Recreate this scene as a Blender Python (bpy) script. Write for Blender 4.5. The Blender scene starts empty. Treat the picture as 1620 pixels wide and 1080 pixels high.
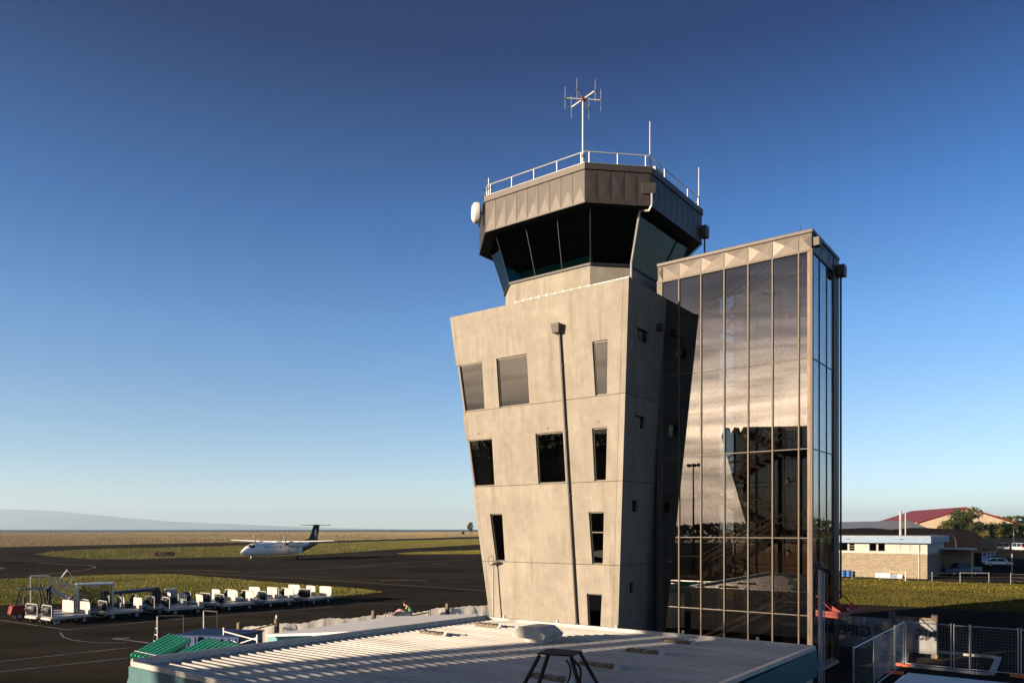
import bpy, bmesh, math, random
from mathutils import Vector, Matrix
random.seed(7)
R = math.radians
scene = bpy.context.scene
COL = scene.collection

# ------------------------------------------------------------ camera
H = 6.5                        # eye height above the apron
F = 1200.0; CX = 810.0; HY = 836.5
cam_d = bpy.data.cameras.new('camera'); cam = bpy.data.objects.new('camera', cam_d)
COL.objects.link(cam); scene.camera = cam
cam.location = (0, 0, H); cam.rotation_euler = (R(90), 0, 0)
cam_d.sensor_width = 36; cam_d.lens = F/1620*36
cam_d.shift_y = (HY-540)/1620
cam_d.clip_start = 0.1; cam_d.clip_end = 60000

# ------------------------------------------------------------ light
SUN_AZ = Vector((-0.880, -0.475)); SUN_EL = R(10.5)
sun_d = bpy.data.lights.new('sun', 'SUN'); sun = bpy.data.objects.new('sun', sun_d); COL.objects.link(sun)
sun_d.energy = 5.0; sun_d.angle = R(0.5); sun_d.color = (1.0, 0.80, 0.58)
sdir = Vector((SUN_AZ.x*math.cos(SUN_EL), SUN_AZ.y*math.cos(SUN_EL), math.sin(SUN_EL))).normalized()
sun.rotation_euler = sdir.to_track_quat('Z', 'Y').to_euler()
sun.location = (-60, -40, 60)

world = bpy.data.worlds.new('World'); scene.world = world; world.use_nodes = True
wn = world.node_tree.nodes; wl = world.node_tree.links; wn.clear()
w_out = wn.new('ShaderNodeOutputWorld'); w_bg = wn.new('ShaderNodeBackground')
sky = wn.new('ShaderNodeTexSky'); sky.sky_type = 'NISHITA'; sky.sun_disc = False
sky.sun_elevation = SUN_EL; sky.sun_rotation = math.atan2(SUN_AZ.x, SUN_AZ.y)
sky.altitude = 0; sky.air_density = 0.5; sky.dust_density = 0.0; sky.ozone_density = 4.0
SKY_STRENGTH = 0.057
w_bg.inputs['Strength'].default_value = SKY_STRENGTH
# evening cloud bank on the sun's side of the sky (seen mirrored in the glass)
tc = wn.new('ShaderNodeTexCoord'); mp = wn.new('ShaderNodeMapping'); mp.inputs['Scale'].default_value = (3.0, 3.0, 26.0)
wl.new(tc.outputs['Generated'], mp.inputs['Vector'])
nz = wn.new('ShaderNodeTexNoise'); nz.inputs['Scale'].default_value = 1.6; nz.inputs['Detail'].default_value = 7; nz.inputs['Roughness'].default_value = .55; nz.inputs['Distortion'].default_value = .5
wl.new(mp.outputs['Vector'], nz.inputs['Vector'])
dt = wn.new('ShaderNodeVectorMath'); dt.operation = 'DOT_PRODUCT'; dt.inputs[1].default_value = (SUN_AZ.x, SUN_AZ.y, 0)
wl.new(tc.outputs['Generated'], dt.inputs[0])
ms = wn.new('ShaderNodeMapRange'); ms.interpolation_type = 'SMOOTHSTEP'; ms.inputs['From Min'].default_value = .72; ms.inputs['From Max'].default_value = .95
wl.new(dt.outputs['Value'], ms.inputs['Value'])
nr = wn.new('ShaderNodeMapRange'); nr.inputs['From Min'].default_value = .36; nr.inputs['From Max'].default_value = .62; nr.inputs['To Min'].default_value = .42; nr.inputs['To Max'].default_value = 1.15
wl.new(nz.outputs['Fac'], nr.inputs['Value'])
m2 = wn.new('ShaderNodeMath'); m2.operation = 'MULTIPLY'; m2.inputs[1].default_value = .96; wl.new(ms.outputs['Result'], m2.inputs[0])
sx0 = wn.new('ShaderNodeSeparateXYZ'); wl.new(tc.outputs['Generated'], sx0.inputs[0])
cr = wn.new('ShaderNodeValToRGB'); wl.new(sx0.outputs['Z'], cr.inputs['Fac'])
CRAMP = [(0.0, (8, 5.6, 3.8)), (.06, (11, 8.0, 5.6)), (.15, (19, 14.5, 10.5)), (.19, (13, 10.3, 8.0)), (.235, (5.2, 4.2, 3.9)), (.29, (1.15, 1.05, 1.25)), (.5, (.5, .55, .8)), (1.0, (.35, .4, .6))]
while len(cr.color_ramp.elements) < len(CRAMP): cr.color_ramp.elements.new(.5)
for el_, (p_, c_) in zip(cr.color_ramp.elements, CRAMP): el_.position = p_; el_.color = (c_[0]/20, c_[1]/20, c_[2]/20, 1)
cs = wn.new('ShaderNodeVectorMath'); cs.operation = 'SCALE'; cs.inputs['Scale'].default_value = 58.0; wl.new(cr.outputs['Color'], cs.inputs[0])
cv = wn.new('ShaderNodeVectorMath'); cv.operation = 'SCALE'; wl.new(cs.outputs[0], cv.inputs[0]); wl.new(nr.outputs['Result'], cv.inputs['Scale'])
mx = wn.new('ShaderNodeMix'); mx.data_type = 'RGBA'; wl.new(cv.outputs[0], mx.inputs['B'])
# the clear evening sky deepens quickly with height (same all round)
sxz = wn.new('ShaderNodeSeparateXYZ'); wl.new(tc.outputs['Generated'], sxz.inputs[0])
er = wn.new('ShaderNodeValToRGB'); wl.new(sxz.outputs['Z'], er.inputs['Fac'])
ERAMP = [(0.0, (3.2, 1.85, 1.12)), (.03, (3.1, 1.82, 1.10)), (.138, (2.65, 1.95, 1.36)), (.247, (1.78, 1.90, 1.64)), (.375, (.72, 1.28, 1.45)), (.53, (.0, .36, .66)), (.75, (.06, .30, .48)), (1.0, (.05, .22, .36))]
while len(er.color_ramp.elements) < len(ERAMP): er.color_ramp.elements.new(.5)
for el_, (p_, c_) in zip(er.color_ramp.elements, ERAMP): el_.position = p_; el_.color = (c_[0]/4, c_[1]/4, c_[2]/4, 1)
em = wn.new('ShaderNodeVectorMath'); em.operation = 'SCALE'; em.inputs['Scale'].default_value = 4.0; wl.new(er.outputs['Color'], em.inputs[0])
ev = wn.new('ShaderNodeVectorMath'); ev.operation = 'MULTIPLY'; wl.new(em.outputs[0], ev.inputs[0]); wl.new(sky.outputs['Color'], ev.inputs[1])
wl.new(m2.outputs[0], mx.inputs['Factor']); wl.new(ev.outputs[0], mx.inputs['A'])
wl.new(mx.outputs['Result'], w_bg.inputs['Color']); wl.new(w_bg.outputs[0], w_out.inputs[0])

scene.view_settings.view_transform = 'Standard'; scene.view_settings.look = 'None'
scene.view_settings.gamma = 1; scene.view_settings.exposure = 1.3
scene.view_settings.use_curve_mapping = False
scene.render.engine = 'CYCLES'
scene.cycles.max_bounces = 8; scene.cycles.diffuse_bounces = 3; scene.cycles.glossy_bounces = 4
scene.cycles.transmission_bounces = 6; scene.cycles.transparent_max_bounces = 24
scene.cycles.caustics_reflective = False; scene.cycles.caustics_refractive = False
scene.cycles.sample_clamp_indirect = 6
scene.cycles.use_denoising = True

# ------------------------------------------------------------ helpers
def G(px, py, z=0.0):
    "point of the horizontal plane at height z seen at a photo position"
    d = (H-z)*F/(py-HY)
    return Vector(((px-CX)/F*d, d, z))
def ray(px, py): return Vector(((px-CX)/F, 1.0, -(py-HY)/F))
def AT(px, py, d):
    r = ray(px, py); return Vector((r.x*d, d, H+r.z*d))

def tag(o, label=None, cat=None, group=None, kind=None):
    if label: o['label'] = label
    if cat: o['category'] = cat
    if group: o['group'] = group
    if kind: o['kind'] = kind
    return o
def empty(name, loc=(0, 0, 0), rz=0.0, label=None, cat=None, group=None):
    o = bpy.data.objects.new(name, None); COL.objects.link(o); o.empty_display_size = .3
    o.location = loc; o.rotation_euler = (0, 0, rz)
    return tag(o, label, cat, group)

class MB:
    def __init__(s): s.v = []; s.f = []
    def hexa(s, p):           # 8 points: bottom ring 0-3, top ring 4-7
        n = len(s.v); s.v += [tuple(q) for q in p]
        s.f += [(n, n+3, n+2, n+1), (n+4, n+5, n+6, n+7), (n, n+1, n+5, n+4), (n+1, n+2, n+6, n+5), (n+2, n+3, n+7, n+6), (n+3, n, n+4, n+7)]
        return s
    def box(s, x0, x1, y0, y1, z0, z1):
        return s.hexa([(x0, y0, z0), (x1, y0, z0), (x1, y1, z0), (x0, y1, z0), (x0, y0, z1), (x1, y0, z1), (x1, y1, z1), (x0, y1, z1)])
    def cbox(s, c, sz, rz=0.0, rx=0.0, ry=0.0):
        m = Matrix.Translation(c) @ Matrix.Rotation(rz, 4, 'Z') @ Matrix.Rotation(ry, 4, 'Y') @ Matrix.Rotation(rx, 4, 'X')
        a, b, h = sz[0]/2, sz[1]/2, sz[2]/2
        return s.hexa([m @ Vector(q) for q in ((-a, -b, -h), (a, -b, -h), (a, b, -h), (-a, b, -h), (-a, -b, h), (a, -b, h), (a, b, h), (-a, b, h))])
    def prism(s, pts, vec):   # polygon (3D, planar) swept by vec
        n = len(s.v); k = len(pts); vec = Vector(vec)
        s.v += [tuple(p) for p in pts] + [tuple(Vector(p)+vec) for p in pts]
        s.f.append(tuple(range(n+k-1, n-1, -1))); s.f.append(tuple(range(n+k, n+2*k)))
        for i in range(k):
            j = (i+1) % k; s.f.append((n+i, n+j, n+k+j, n+k+i))
        return s
    def poly(s, pts):
        n = len(s.v); s.v += [tuple(p) for p in pts]; s.f.append(tuple(range(n, n+len(pts)))); return s
    def tube(s, p0, p1, r, n=8, r2=None):
        p0 = Vector(p0); p1 = Vector(p1); r2 = r if r2 is None else r2
        d = (p1-p0).normalized(); a = d.orthogonal().normalized(); b = d.cross(a)
        k = len(s.v)
        for p, rr in ((p0, r), (p1, r2)):
            for i in range(n):
                t = 2*math.pi*i/n; s.v.append(tuple(p+(a*math.cos(t)+b*math.sin(t))*rr))
        for i in range(n):
            j = (i+1) % n; s.f.append((k+i, k+j, k+n+j, k+n+i))
        s.f.append(tuple(range(k+n-1, k-1, -1))); s.f.append(tuple(range(k+n, k+2*n)))
        return s
    def path(s, pts, r, n=6):
        for a, b in zip(pts[:-1], pts[1:]): s.tube(a, b, r, n)
        return s
    def bar(s, p0, p1, w, h):  # rectangular bar
        p0 = Vector(p0); p1 = Vector(p1); d = (p1-p0).normalized()
        up = Vector((0, 0, 1)) if abs(d.z) < .95 else Vector((0, 1, 0))
        a = d.cross(up).normalized()*w/2; b = a.cross(d).normalized()*h/2
        return s.hexa([p0-a-b, p0+a-b, p1+a-b, p1-a-b, p0-a+b, p0+a+b, p1+a+b, p1-a+b])
    def rings(s, rs, cap=True):   # loft of equal rings
        k = len(s.v); n = len(rs[0])
        for r in rs: s.v += [tuple(p) for p in r]
        for i in range(len(rs)-1):
            for j in range(n):
                q = (j+1) % n; s.f.append((k+i*n+j, k+i*n+q, k+(i+1)*n+q, k+(i+1)*n+j))
        if cap:
            s.f.append(tuple(range(k+n-1, k-1, -1))); s.f.append(tuple(range(k+(len(rs)-1)*n, k+len(rs)*n)))
        return s
    def lathe(s, prof, c=(0, 0, 0), n=16, axis='Z'):
        rs = []
        for r, h in prof:
            ring = []
            for i in range(n):
                t = 2*math.pi*i/n; p = (r*math.cos(t), r*math.sin(t), h)
                if axis == 'X': p = (h, p[0], p[1])
                elif axis == 'Y': p = (p[0], h, p[1])
                ring.append((p[0]+c[0], p[1]+c[1], p[2]+c[2]))
            rs.append(ring)
        return s.rings(rs)
    def grid_tri(s, a, b, c): 
        n = len(s.v); s.v += [tuple(a), tuple(b), tuple(c)]; s.f.append((n, n+1, n+2)); return s
    def mesh(s, name):
        me = bpy.data.meshes.new(name); me.from_pydata(s.v, [], s.f)
        return me
    def build(s, name, m, parent=None, smooth=False, bevel=0.0, fix=True):
        me = s.mesh(name)
        if fix:
            bm = bmesh.new(); bm.from_mesh(me); bmesh.ops.recalc_face_normals(bm, faces=bm.faces); bm.to_mesh(me); bm.free()
        if smooth:
            me.shade_smooth()
        o = bpy.data.objects.new(name, me); COL.objects.link(o)
        if m: me.materials.append(m)
        if parent: o.parent = parent
        if bevel:
            b = o.modifiers.new('bevel', 'BEVEL'); b.width = bevel; b.segments = 2; b.limit_method = 'ANGLE'; b.angle_limit = R(40)
        if smooth:
            try:
                me.set_sharp_from_angle(angle=R(45))
            except Exception: pass
        return o

def inst(o, parent=None, loc=None, rz=None):
    c = o.copy(); COL.objects.link(c)
    if parent is not None: c.parent = parent
    if loc is not None: c.location = loc
    if rz is not None: c.rotation_euler = (0, 0, rz)
    return c
def copy_tree(o, parent=None):
    c = o.copy(); COL.objects.link(c); c.parent = parent
    for ch in list(o.children): copy_tree(ch, c)
    return c

# ------------------------------------------------------------ materials
def new_mat(name):
    m = bpy.data.materials.new(name); m.use_nodes = True
    nt = m.node_tree; return m, nt, nt.nodes, nt.links, nt.nodes['Principled BSDF']
def pmat(name, base, rough=.6, metal=0.0, var=.12, scale=2.0, bump=0.0, bscale=30.0, spec=.4, coat=0.0, stretch=(1, 1, 1), dirt=None, emit=None):
    m, nt, N, L, b = new_mat(name)
    b.inputs['Roughness'].default_value = rough; b.inputs['Metallic'].default_value = metal
    b.inputs['Specular IOR Level'].default_value = spec; b.inputs['Coat Weight'].default_value = coat
    t = N.new('ShaderNodeTexCoord'); mpn = N.new('ShaderNodeMapping'); mpn.inputs['Scale'].default_value = stretch
    L.new(t.outputs['Object'], mpn.inputs['Vector'])
    n = N.new('ShaderNodeTexNoise'); n.inputs['Scale'].default_value = scale; n.inputs['Detail'].default_value = 6; n.inputs['Roughness'].default_value = .6
    L.new(mpn.outputs['Vector'], n.inputs['Vector'])
    r = N.new('ShaderNodeValToRGB'); e = r.color_ramp.elements
    e[0].position = .3; e[1].position = .7
    d2 = dirt or tuple(c*(1-var*1.6) for c in base)
    e[0].color = (*d2, 1); e[1].color = (*[min(1, c*(1+var*.6)) for c in base], 1)
    L.new(n.outputs['Fac'], r.inputs['Fac']); L.new(r.outputs['Color'], b.inputs['Base Color'])
    if bump:
        n2 = N.new('ShaderNodeTexNoise'); n2.inputs['Scale'].default_value = bscale; n2.inputs['Detail'].default_value = 4
        L.new(mpn.outputs['Vector'], n2.inputs['Vector'])
        bp = N.new('ShaderNodeBump'); bp.inputs['Strength'].default_value = bump; bp.inputs['Distance'].default_value = .02
        L.new(n2.outputs['Fac'], bp.inputs['Height']); L.new(bp.outputs['Normal'], b.inputs['Normal'])
    return m
def glass_mat(name, tint, r0=.1, edge=.8, rough=0.0, wave=0.0):
    "architectural tinted glass: clear tinted transmission plus mirror reflection growing at grazing angles"
    m, nt, N, L, b = new_mat(name); N.remove(b)
    out = N['Material Output']
    tr = N.new('ShaderNodeBsdfTransparent'); tr.inputs['Color'].default_value = (*tint, 1)
    gl = N.new('ShaderNodeBsdfGlossy'); gl.inputs['Roughness'].default_value = rough; gl.inputs['Color'].default_value = (1, .98, .95, 1)
    lw = N.new('ShaderNodeLayerWeight'); lw.inputs['Blend'].default_value = .5
    pw = N.new('ShaderNodeMath'); pw.operation = 'POWER'; pw.inputs[1].default_value = 4.0; L.new(lw.outputs['Facing'], pw.inputs[0])
    ma = N.new('ShaderNodeMath'); ma.operation = 'MULTIPLY_ADD'; ma.inputs[1].default_value = edge; ma.inputs[2].default_value = r0; L.new(pw.outputs[0], ma.inputs[0])
    mi = N.new('ShaderNodeMixShader'); L.new(ma.outputs[0], mi.inputs['Fac']); L.new(tr.outputs[0], mi.inputs[1]); L.new(gl.outputs[0], mi.inputs[2])
    if wave:
        t = N.new('ShaderNodeTexCoord'); n = N.new('ShaderNodeTexNoise'); n.inputs['Scale'].default_value = .9; n.inputs['Detail'].default_value = 1
        L.new(t.outputs['Object'], n.inputs['Vector'])
        bp = N.new('ShaderNodeBump'); bp.inputs['Strength'].default_value = wave; bp.inputs['Distance'].default_value = .05
        L.new(n.outputs['Fac'], bp.inputs['Height']); L.new(bp.outputs['Normal'], gl.inputs['Normal'])
    L.new(mi.outputs[0], out.inputs['Surface'])
    return m

def concrete_mat(name, base, dark, streak=.5):
    m, nt, N, L, b = new_mat(name)
    b.inputs['Roughness'].default_value = .85; b.inputs['Specular IOR Level'].default_value = .25
    t = N.new('ShaderNodeTexCoord')
    def noise(scale, detail, stretch=(1, 1, 1), rough=.6):
        mpn = N.new('ShaderNodeMapping'); mpn.inputs['Scale'].default_value = stretch; L.new(t.outputs['Object'], mpn.inputs['Vector'])
        n = N.new('ShaderNodeTexNoise'); n.inputs['Scale'].default_value = scale; n.inputs['Detail'].default_value = detail; n.inputs['Roughness'].default_value = rough
        L.new(mpn.outputs['Vector'], n.inputs['Vector']); return n.outputs['Fac']
    def ramp(fac, p0, p1, c0=(0, 0, 0), c1=(1, 1, 1)):
        r = N.new('ShaderNodeValToRGB'); e = r.color_ramp.elements; e[0].position = p0; e[1].position = p1
        e[0].color = (*c0, 1); e[1].color = (*c1, 1); L.new(fac, r.inputs['Fac']); return r.outputs['Color']
    def mix(f, a, bb, mode='MIX', fv=None):
        x = N.new('ShaderNodeMix'); x.data_type = 'RGBA'; x.blend_type = mode
        if fv is None: L.new(f, x.inputs['Factor'])
        else: x.inputs['Factor'].default_value = fv
        L.new(a, x.inputs['A']); L.new(bb, x.inputs['B']); return x.outputs['Result']
    big = ramp(noise(.55, 7, rough=.65), .32, .68, dark, base)
    med = ramp(noise(2.3, 6), .3, .72, tuple(c*.76 for c in base), tuple(c*1.08 for c in base))
    c = mix(None, big, med, fv=.5)
    st = ramp(noise(3.0, 5, (1.6, 1.6, .10)), .42, .70, (.66, .62, .56), (1, 1, 1))
    c = mix(None, c, st, 'MULTIPLY', fv=streak)
    fine = ramp(noise(45, 3), .25, .75, (.86, .86, .86), (1.06, 1.06, 1.06))
    c = mix(None, c, fine, 'MULTIPLY', fv=.6)
    blot = ramp(noise(7, 4), .62, .78, (1, 1, 1), (.72, .66, .58))
    c = mix(None, c, blot, 'MULTIPLY', fv=.45)
    stn = ramp(noise(1.1, 4, (1.5, 1.5, .05)), .56, .70, (1, 1, 1), (.60, .54, .46))
    c = mix(None, c, stn, 'MULTIPLY', fv=.45)
    oi = N.new('ShaderNodeObjectInfo'); tone = ramp(oi.outputs['Random'], 0.0, 1.0, (.88, .875, .87), (1.06, 1.06, 1.06))
    c = mix(None, c, tone, 'MULTIPLY', fv=1.0)
    L.new(c, b.inputs['Base Color'])
    bp = N.new('ShaderNodeBump'); bp.inputs['Strength'].default_value = .25; bp.inputs['Distance'].default_value = .01
    L.new(noise(25, 6), bp.inputs['Height']); L.new(bp.outputs['Normal'], b.inputs['Normal'])
    return m

def ground_mat(name, c0, c1, c2, s_big=.02, s_small=1.2, rough=.95, bump=.4, stretch=(1, 1, 1), bscale=14.0, bd=.05, spec=.15):
    m, nt, N, L, b = new_mat(name)
    b.inputs['Roughness'].default_value = rough; b.inputs['Specular IOR Level'].default_value = spec
    t = N.new('ShaderNodeTexCoord'); mpn = N.new('ShaderNodeMapping'); mpn.inputs['Scale'].default_value = stretch; L.new(t.outputs['Object'], mpn.inputs['Vector'])
    a = N.new('ShaderNodeTexNoise'); a.inputs['Scale'].default_value = s_big; a.inputs['Detail'].default_value = 8; a.inputs['Roughness'].default_value = .65; L.new(mpn.outputs['Vector'], a.inputs['Vector'])
    s = N.new('ShaderNodeTexNoise'); s.inputs['Scale'].default_value = s_small; s.inputs['Detail'].default_value = 8; s.inputs['Roughness'].default_value = .7; L.new(mpn.outputs['Vector'], s.inputs['Vector'])
    r = N.new('ShaderNodeValToRGB'); e = r.color_ramp.elements; e[0].position = .35; e[1].position = .65; e[0].color = (*c0, 1); e[1].color = (*c1, 1); L.new(a.outputs['Fac'], r.inputs['Fac'])
    r2 = N.new('ShaderNodeValToRGB'); e = r2.color_ramp.elements; e[0].position = .45; e[1].position = .75; e[0].color = (0, 0, 0, 1); e[1].color = (1, 1, 1, 1); L.new(s.outputs['Fac'], r2.inputs['Fac'])
    x = N.new('ShaderNodeMix'); x.data_type = 'RGBA'; L.new(r2.outputs['Color'], x.inputs['Factor']); L.new(r.outputs['Color'], x.inputs['A']); x.inputs['B'].default_value = (*c2, 1)
    L.new(x.outputs['Result'], b.inputs['Base Color'])
    n2 = N.new('ShaderNodeTexNoise'); n2.inputs['Scale'].default_value = bscale; n2.inputs['Detail'].default_value = 5; L.new(t.outputs['Object'], n2.inputs['Vector'])
    bp = N.new('ShaderNodeBump'); bp.inputs['Strength'].default_value = bump; bp.inputs['Distance'].default_value = bd
    L.new(n2.outputs['Fac'], bp.inputs['Height']); L.new(bp.outputs['Normal'], b.inputs['Normal'])
    return m

M = {}
M['concrete'] = concrete_mat('cast_concrete', (.335, .307, .260), (.222, .199, .163), .30)
M['concrete_plain'] = concrete_mat('plain_concrete', (.42, .41, .39), (.30, .29, .27), .3)
M['fascia'] = pmat('bronze_fascia_metal', (.056, .047, .040), rough=.5, metal=.3, var=.12, scale=3, spec=.5)
M['cap'] = pmat('dark_cap_metal', (.06, .053, .047), rough=.5, metal=.2, var=.15)
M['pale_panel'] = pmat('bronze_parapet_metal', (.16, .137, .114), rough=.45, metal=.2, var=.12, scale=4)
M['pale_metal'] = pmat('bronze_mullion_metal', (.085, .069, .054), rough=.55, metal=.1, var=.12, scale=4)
M['copper'] = pmat('copper_column', (.125, .072, .043), rough=.5, metal=.2, var=.3, scale=5, stretch=(1, 1, .3))
M['black'] = pmat('black_cladding', (.012, .012, .013), rough=.5, var=.2)
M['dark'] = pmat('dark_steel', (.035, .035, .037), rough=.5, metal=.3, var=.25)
M['interior'] = pmat('dark_interior', (.045, .042, .04), rough=.9, var=.2)
M['galv'] = pmat('galvanised_steel', (.52, .52, .52), rough=.4, metal=.6, var=.15, scale=6)
M['steel_rail'] = pmat('rail_steel', (.62, .60, .57), rough=.35, metal=.5, var=.1)
M['frame'] = pmat('window_frame_bronze', (.10, .085, .07), rough=.45, metal=.3, var=.15)
M['white'] = pmat('white_paint', (.58, .57, .54), rough=.5, var=.06, scale=1.5)
M['white_worn'] = pmat('worn_white_paint', (.50, .48, .44), rough=.55, var=.2, scale=4)
M['red'] = pmat('red_paint', (.20, .014, .007), rough=.55, var=.15)
M['orange'] = pmat('orange_plastic', (.75, .16, .05), rough=.5, var=.12)
M['teal'] = pmat('teal_board', (.05, .135, .15), rough=.55, var=.15, scale=1.2)
M['black_rubber'] = pmat('black_rubber', (.018, .018, .018), rough=.8, var=.2)
M['black_tarp'] = pmat('black_tarp', (.016, .016, .018), rough=.45, var=.3, scale=5, bump=.5, bscale=6)
M['grey'] = pmat('grey_paint', (.32, .32, .33), rough=.55, var=.15)
M['wood'] = pmat('weathered_wood', (.20, .155, .10), rough=.85, var=.35, scale=4, stretch=(4, 4, .5))
M['tower_glass'] = glass_mat('bronze_tinted_glass', (.56, .52, .48), r0=.15, edge=.7, wave=.004)
M['window_glass'] = glass_mat('dark_window_glass', (.34, .32, .30), r0=.075, edge=.7, wave=.02)
M['cab_glass'] = glass_mat('green_tinted_cab_glass', (.24, .48, .48), r0=.015, edge=.2, wave=.01)
M['clear'] = glass_mat('clear_perspex', (.80, .84, .82), r0=.05, edge=.5)
# ------------------------------------------------------------ setting: ground, sea, hills
M['asphalt'] = ground_mat('asphalt', (.032, .0275, .0225), (.062, .053, .044), (.023, .020, .017), s_big=.035, s_small=.35, rough=.9, bump=.25, stretch=(.35, 1, 1), bscale=22, bd=.01, spec=0.0)
M['asphalt_dark'] = ground_mat('dark_asphalt', (.026, .023, .021), (.036, .032, .029), (.020, .018, .017), s_big=.05, s_small=.5, rough=.9, bump=.25, bscale=22, bd=.01, spec=0.0)
M['grass'] = ground_mat('mown_grass', (.105, .098, .026), (.15, .130, .036), (.19, .15, .06), s_big=.05, s_small=.25, bump=1.0, stretch=(.4, 1, 1), bscale=3.5, bd=.25)
M['dry_grass'] = ground_mat('dry_grass', (.22, .15, .065), (.30, .215, .095), (.15, .125, .05), s_big=.012, s_small=.05, bump=1.0, stretch=(.15, 1, 1), bscale=1.2, bd=.5)
M['sea'] = pmat('sea_water', (.012, .035, .06), rough=.65, var=.2, scale=.01, bump=.3, bscale=.05, spec=.08)
M['yellow_line'] = pmat('faded_yellow_line', (.26, .16, .05), rough=.8, var=.5, scale=.6)
M['white_line'] = pmat('faded_white_line', (.26, .25, .24), rough=.8, var=.5, scale=.8)
M['hill'] = pmat('hill_bush', (.30, .29, .25), rough=1, var=.2, scale=.001)

def sheet(name, pts, m, z, kind='structure'):
    mb = MB(); mb.poly([(p[0], p[1], z) for p in pts]); o = mb.build(name, m, fix=False)
    if o.data.polygons[0].normal.z < 0: o.data.flip_normals()
    if kind: o['kind'] = kind
    return o
def gp(l, z=0): return [G(x, y, z) for x, y in l]
sheet('ground', [(-9000, -4000), (9000, -4000), (9000, 2600), (900, 1900), (150, 1780), (-500, 1640), (-3000, 1560), (-9000, 1500)], M['dry_grass'], -.012)
sheet('sea', [(-24000, 1200), (24000, 1200), (24000, 24000), (-24000, 24000)], M['sea'], -3.0)
far = gp([(0, 865), (170, 861.5), (340, 858), (523, 855.5), (757, 848.3), (900, 846.3)])
sheet('apron', [(-700, -120), (260, -120), (260, 420), (150, 640)] + far[::-1] + [(-330, 262), (-700, 200)], M['asphalt'], -.004)
g1u = [(53, 876), (90, 871.5), (139, 868.5), (240, 866.5), (340, 864), (430, 861), (523, 858.6), (618, 855.3), (757, 852), (860, 850)]
g1l = [(870, 857), (757, 861), (618, 869), (512, 876), (440, 879.5), (386, 880.5), (305, 881.5), (228, 884), (139, 884), (80, 879.5)]
sheet('grass_island', gp(g1u+g1l), M['grass'], .004)
sheet('grass_sliver', gp([(626, 874.6), (690, 872), (757, 870.2), (900, 867), (900, 874), (757, 876.2), (640, 876.8)]), M['grass'], .004)
g2 = [(-220, 925), (-80, 919), (0, 916), (83, 913), (160, 909.5), (236, 908), (278, 908.5), (340, 913), (400, 918.5), (479, 924.6), (540, 929), (576, 932.2), (606, 936), (580, 939.5), (526, 943), (400, 947), (240, 951), (120, 954), (0, 958), (-100, 962), (-220, 966)]
sheet('grass_verge', gp(g2), M['grass'], .004)
sheet('grass_edge', gp([(-220, 893), (-60, 894), (0, 896.5), (11, 898.5), (0, 900), (-60, 901), (-220, 903)]), M['grass'], .004)
g3 = [(1100, 944), (1325, 954.2), (1450, 960), (1620, 968.3), (1800, 977), (1800, 930), (1620, 924.5), (1500, 920.5), (1400, 916.5), (1325, 914), (1100, 906)]
sheet('lawn', gp(g3), M['grass'], .004)
sheet('yard', [(10, 101.5), (54, 99.5), (60, 95), (78, 91), (130, 83), (230, 90), (230, 300), (150, 330), (60, 290), (30, 200)], M['asphalt_dark'], .0)

def line(name, pts, w, m, label=None, z=.010):
    pts = [Vector((p[0], p[1])) for p in pts]; mb = MB()
    for a, b in zip(pts[:-1], pts[1:]):
        d = (b-a); n = Vector((-d.y, d.x)).normalized()*w/2
        mb.poly([(*(a-n), z), (*(b-n), z), (*(b+n), z), (*(a+n), z)])
    o = mb.build(name, m, fix=False); o['kind'] = 'structure'; return o
line('taxiway_line', gp([(300, 905.5), (340, 908), (479, 914.7), (618, 924), (770, 934)]), .30, M['yellow_line'])
line('taxiway_line', gp([(393, 905), (450, 902), (507, 899.4), (562, 896.7), (590, 893), (646, 889), (757, 884), (900, 879)]), .35, M['yellow_line'])
line('taxiway_line', gp([(60, 889), (100, 892), (140, 894), (151, 896), (150, 898), (135, 901), (95, 906), (40, 911)]), .35, M['yellow_line'])
line('holding_mark', gp([(583, 884), (601, 883.8)]), .9, M['yellow_line'])
line('holding_mark', gp([(679, 891.4), (707, 891)]), .7, M['yellow_line'])
line('holding_mark', gp([(602, 918), (640, 916.6), (676, 917.6)]), .5, M['yellow_line'])
line('holding_mark', gp([(250, 902), (320, 901.5), (375, 904)]), .5, M['yellow_line'])
line('parking_line', gp([(-60, 974), (0, 980.3), (106, 995.8), (236, 982.5), (400, 969.5), (526, 959.5)]), .13, M['white_line'])
line('parking_line', gp([(-40, 1050), (0, 1046), (100, 1035), (205, 1024)]), .12, M['white_line'])
line('parking_line', gp([(-40, 1066), (0, 1062), (203, 1040)]), .12, M['white_line'])
line('parking_line', gp([(95, 1000), (100, 1007), (115, 1012), (150, 1016), (200, 1016.5)]), .10, M['white_line'])
line('arrow_mark', gp([(178, 1009.5), (200, 1012), (236, 1016.5)]), .22, M['white_line'])
line('arrow_mark', gp([(178, 1009.5), (205, 1008.8)]), .25, M['white_line'], z=.014)
for poly_ in ([(572, 911.5), (640, 913), (700, 916.5), (694, 919), (640, 916), (588, 913.8)], [(636, 901.5), (720, 903), (742, 905), (700, 905.2), (650, 903.6)], [(250, 893.5), (330, 892.5), (372, 894.5), (330, 896.2), (262, 895.6)], [(-40, 889), (30, 888), (62, 890.5), (20, 893), (-40, 893.5)], [(560, 925), (700, 930), (768, 937), (690, 935), (600, 929)], [(130, 1001), (260, 992), (330, 989), (270, 996), (160, 1006)]):
    sheet('asphalt_patch', gp(poly_), M['asphalt_dark'], .004)
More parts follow.
